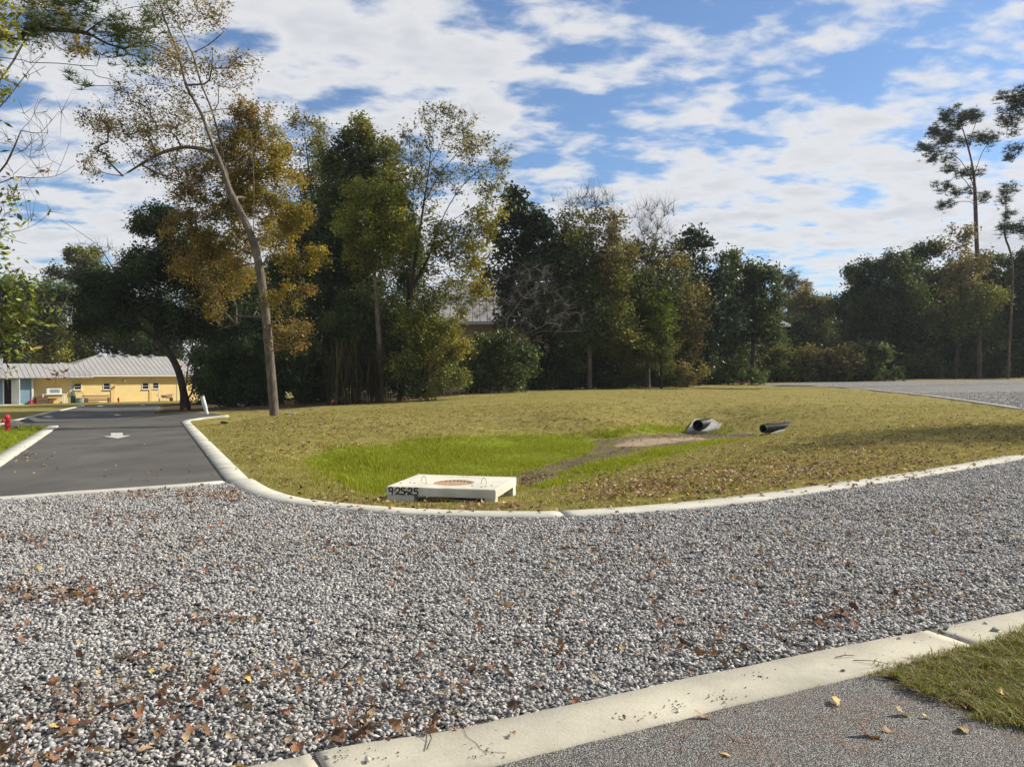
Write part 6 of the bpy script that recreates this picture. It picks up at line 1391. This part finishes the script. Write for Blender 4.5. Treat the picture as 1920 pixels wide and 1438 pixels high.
tree('pine_tree', 'pine crown hanging in at the right edge above the wood', 62, [[(2010, 712), (2000, 500), (1985, 320), (1960, 200), (1950, 120)], [(1985, 320), (1930, 265), (1905, 290), (1880, 300)], [(1965, 225), (1910, 215), (1880, 232)], [(1960, 200), (1920, 180), (1895, 180)]],
     [(1900, 185, 28, 16, 14, 1.4, 'pine'), (1885, 222, 24, 12, 10, 1.4, 'pine'), (1925, 200, 30, 18, 12, 1.3, 'pine'), (1900, 250, 14, 8, 4, .8, 'pine'), (1905, 280, 16, 8, 6, 1.3, 'pine'), (1888, 296, 16, 6, 5, 1.3, 'pine'), (1960, 170, 40, 24, 14, 1.4, 'pine'), (1980, 250, 40, 24, 12, 1.3, 'pine')], bark='bark_pine', r0=.3, step=.7, needle=True, Lk=.0068, tip=.028, upw=.2)
tree('pine_tree', 'slim crooked pine right of the tall lone pine', 75, [[(1890, 709), (1895, 600), (1899, 520), (1895, 475), (1884, 440), (1886, 390), (1888, 355)], [(1884, 440), (1900, 430), (1918, 420)], [(1884, 445), (1870, 430)]],
     [(1888, 356, 18, 9, 8, 1.5, 'pine'), (1884, 380, 12, 9, 5, 1.2, 'pine'), (1892, 402, 14, 8, 5, 1.2, 'pine'), (1875, 428, 16, 10, 6, 1.4, 'pine'), (1905, 422, 18, 9, 7, 1.4, 'pine'), (1925, 436, 16, 10, 6, 1.3, 'pine')], bark='bark_pine', r0=.14, step=.7, needle=True, Lk=.0060, tip=.025, upw=.2)
# --- understory
def bush(label, D, px, lobes, group=None, leaf='leaf', Lk=.0034, name='bush'):
    tree(name, label, D, [[(px, 740), (px, lobes[0][1] + lobes[0][3] * .3)]], lobes, cat='bush', bark='bark_twig', r0=.08, leaf=leaf, group=group, Lk=Lk)
bush('black green shrub in the shade behind the leaning pipe', 40, 440, [(430, 680, 50, 44, 22, 2.3, 'darkgreen'), (455, 730, 50, 32, 20, 2.3, 'darkgreen'), (420, 742, 30, 22, 14, 2.2, 'darkgreen')])
bush('shaded shrub right of the gold oak trunk', 40, 560, [(545, 700, 46, 40, 20, 2.2, 'darkgreen'), (580, 730, 44, 30, 18, 2.2, 'darkgreen'), (560, 650, 46, 36, 18, 1.9, 'forest'), (500, 735, 44, 26, 16, 2.2, 'darkgreen')])
bush('dark shrub behind the dry reeds', 41.5, 660, [(640, 690, 50, 40, 20, 2.2, 'darkgreen'), (690, 700, 50, 40, 20, 2.2, 'darkgreen'), (700, 640, 50, 40, 18, 2.0, 'darkgreen'), (610, 640, 44, 40, 18, 2.0, 'darkgreen'), (745, 660, 40, 44, 16, 2.0, 'darkgreen'), (740, 590, 36, 30, 12, 1.5, 'forest')])
bush('shadowy shrub between camellia and twiggy tree', 50.5, 1030, [(1020, 690, 44, 36, 20, 2.2, 'darkgreen'), (1060, 700, 40, 26, 18, 2.2, 'darkgreen')])
bush('low dark thicket under the twiggy tree', 52.5, 1125, [(1110, 690, 50, 36, 22, 2.2, 'darkgreen'), (1160, 700, 44, 26, 18, 2.0, 'forest'), (1165, 665, 36, 34, 14, 1.7, 'brownish')])
bush('brown green thicket under the feathery tree', 56, 1235, [(1215, 700, 50, 26, 20, 2.0, 'forest'), (1270, 700, 44, 24, 18, 2.0, 'brownish')])
bush('leafy low shrub before the pale yellow house', 62, 1390, [(1340, 700, 40, 22, 16, 2.0, 'forest'), (1395, 702, 44, 18, 18, 2.1, 'camellia')])
for px, lb, pl in ((1460, 'vine covered hedge mound beside the yellow house', 'olive'), (1525, 'vine covered hedge mound in the middle of the hedge row', 'brownish'), (1585, 'vine covered hedge mound with hanging dry vines', 'brownish'), (1635, 'vine covered hedge mound touching the dark wood', 'forest')):
    bush(lb, 70, px, [(px, 680, 40, 30, 22, 2.2, pl), (px + 6, 702, 38, 20, 16, 2.2, 'forest'), (px - 10, 668, 26, 14, 10, 1.5, pl)], 'vine covered hedge mounds', Lk=.0044, name='hedge_mound')
bush('dark undergrowth before the white shed', 78, 1720, [(1690, 695, 40, 26, 16, 2.2, 'darkgreen'), (1750, 695, 44, 28, 18, 2.1, 'forest')])
bush('dark undergrowth at the foot of the tall pine', 82, 1830, [(1805, 690, 40, 30, 16, 2.2, 'darkgreen'), (1860, 692, 40, 28, 16, 2.2, 'darkgreen')])
bush('dark undergrowth at the foot of the slim pine', 84, 1925, [(1905, 692, 40, 26, 16, 2.2, 'darkgreen'), (1960, 690, 50, 34, 16, 2.2, 'darkgreen')])
# dense backdrop row that closes the grove
for i, (px, D, top) in enumerate(((430, 62, 480), (530, 66, 490), (640, 64, 480), (880, 70, 560), (1060, 68, 540), (1180, 70, 530), (1270, 72, 540), (1570, 100, 590), (1660, 98, 540), (1790, 100, 540), (1900, 100, 540), (455, 54, 625), (740, 72, 585), (985, 60.5, 590), (1120, 62, 560), (1330, 68, 600), (1455, 78, 580), (490, 58, 500))):
    nm = ['behind the gold oak', 'behind the green treetop', 'behind the tall evergreen', 'behind the tan house', 'behind the bare tree', 'behind the twiggy tree', 'behind the feathery tree', 'behind the vine hedge', 'behind the leaning stem tree', 'behind the sparse brownish tree', 'behind the slim pine', 'just behind the black green shrub', 'at the left corner of the tan house', 'behind the leafless grey tree', 'between twiggy tree and feathery tree', 'at the left corner of the pale yellow house', 'behind the bluish evergreen', 'close behind the gold oak trunk'][i]
    tree('background_tree', 'dark background tree standing ' + nm, D, [[(px, 730), (px, top + 100), (px, top + 40)]], [(px - 20, top + 40, 46, 40, 14, 2.0, 'darkgreen'), (px + 24, top + 80, 50, 50, 16, 2.1, 'darkgreen'), (px - 20, top + 120, 55, 50, 16, 2.1, 'darkgreen')] + ([(px + 20, 660, 60, 40, 16, 2.2, 'darkgreen'), (px - 25, 695, 60, 34, 16, 2.2, 'darkgreen')] if px > 420 else []), bark='bark_dark', r0=.25, step=1.0, group='dark background trees')
# --- dry reeds
def reeds():
    for px, D, w, h0, h1, n, lb in ((615, 37.2, 22, 80, 130, 90, 'dry tan reed clump right of the gold oak'), (650, 37.6, 24, 80, 130, 90, 'upright dry reed clump behind the red flag'), (700, 38.2, 30, 80, 140, 110, 'dry reed clump with leaning canes next to the sunlit bush')):
        base = hit(px, 766 if px < 640 else (762 if px < 680 else 757)); base = Vector((base.x, D, g(base.x, D))); r = np.random.default_rng(px); V = []; Fs = []; C = []
        root = thing('reed_clump', lb, 'reeds', base, 0, 'dry reed clumps')
        for k in range(n):
            o = np.array([r.normal(0, w * .5) * D / F, r.uniform(-.6, .6), -.05]); h = r.uniform(h0, h1) * D / F; le = r.normal(0, .12, 2) + (np.array([-.25, 0]) * (r.random() < .2))
            pts = [o + np.array([le[0] * h * t * t, le[1] * h * t * t, h * t]) for t in (0, .35, .7, 1)]; ww = .014
            c = np.array([(.045, .038, .017), (.032, .029, .013), (.065, .054, .024), (.024, .028, .011)][r.integers(4)]) * r.uniform(.7, 1.2)  # cane colours darkened for the shade the reeds stand in
            a = r.uniform(0, 3.14); s = np.array([math.cos(a), math.sin(a), 0]) * ww
            for (p, q) in zip(pts, pts[1:]):
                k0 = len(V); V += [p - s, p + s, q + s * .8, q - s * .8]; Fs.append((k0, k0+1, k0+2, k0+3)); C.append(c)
            for m_ in range(4):
                t = r.uniform(.3, .98); p = o + np.array([le[0] * h * t * t, le[1] * h * t * t, h * t]); d = r.normal(size=3); d[2] = abs(d[2]) * .4 - .35; d *= .30 / np.linalg.norm(d); k0 = len(V)
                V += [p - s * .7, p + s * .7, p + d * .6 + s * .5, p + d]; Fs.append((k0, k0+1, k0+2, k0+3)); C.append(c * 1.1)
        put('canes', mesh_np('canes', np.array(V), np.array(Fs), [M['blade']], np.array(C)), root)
reeds()
# --- tree off to the right whose shade crosses the lawn
tree('shade_oak', 'broad oak standing beyond the right end of the lawn', 23.5, [[(2700, 800), (2700, 600), (2690, 400), (2690, 150)]], [(2690, 150, 300, 180, 40, .9, 'olive'), (2520, 260, 160, 120, 20, .8, 'olive'), (2860, 260, 160, 120, 20, .8, 'olive')], r0=.3, bark='bark_grey', Lk=.008)

#TR = sum(sum(p.loop_total - 2 for p in m.polygons) for m in bpy.data.meshes); open('/workdir/tris.txt', 'w').write(str(TR))

# ------------------------------------------------------------------ added air volume in place of lens flare, lifting dark tones
hz = MB().box((10, 45, 16), (190, 150, 40)).build('veil', M['white'])
hm = bpy.data.materials.new('flare_veil'); hm.use_nodes = True; hn = hm.node_tree.nodes
for n_ in list(hn): hn.remove(n_)
ho = hn.new('ShaderNodeOutputMaterial'); hv = hn.new('ShaderNodeVolumePrincipled'); hv.inputs['Color'].default_value = (.86, .92, 1, 1); hv.inputs['Density'].default_value = .00024; hv.inputs['Anisotropy'].default_value = .2
hm.node_tree.links.new(hv.outputs[0], ho.inputs['Volume']); hz.data.materials.clear(); hz.data.materials.append(hm)
tag(hz, 'added thin pale haze in the air over the whole place', 'veil', None, 'stuff')
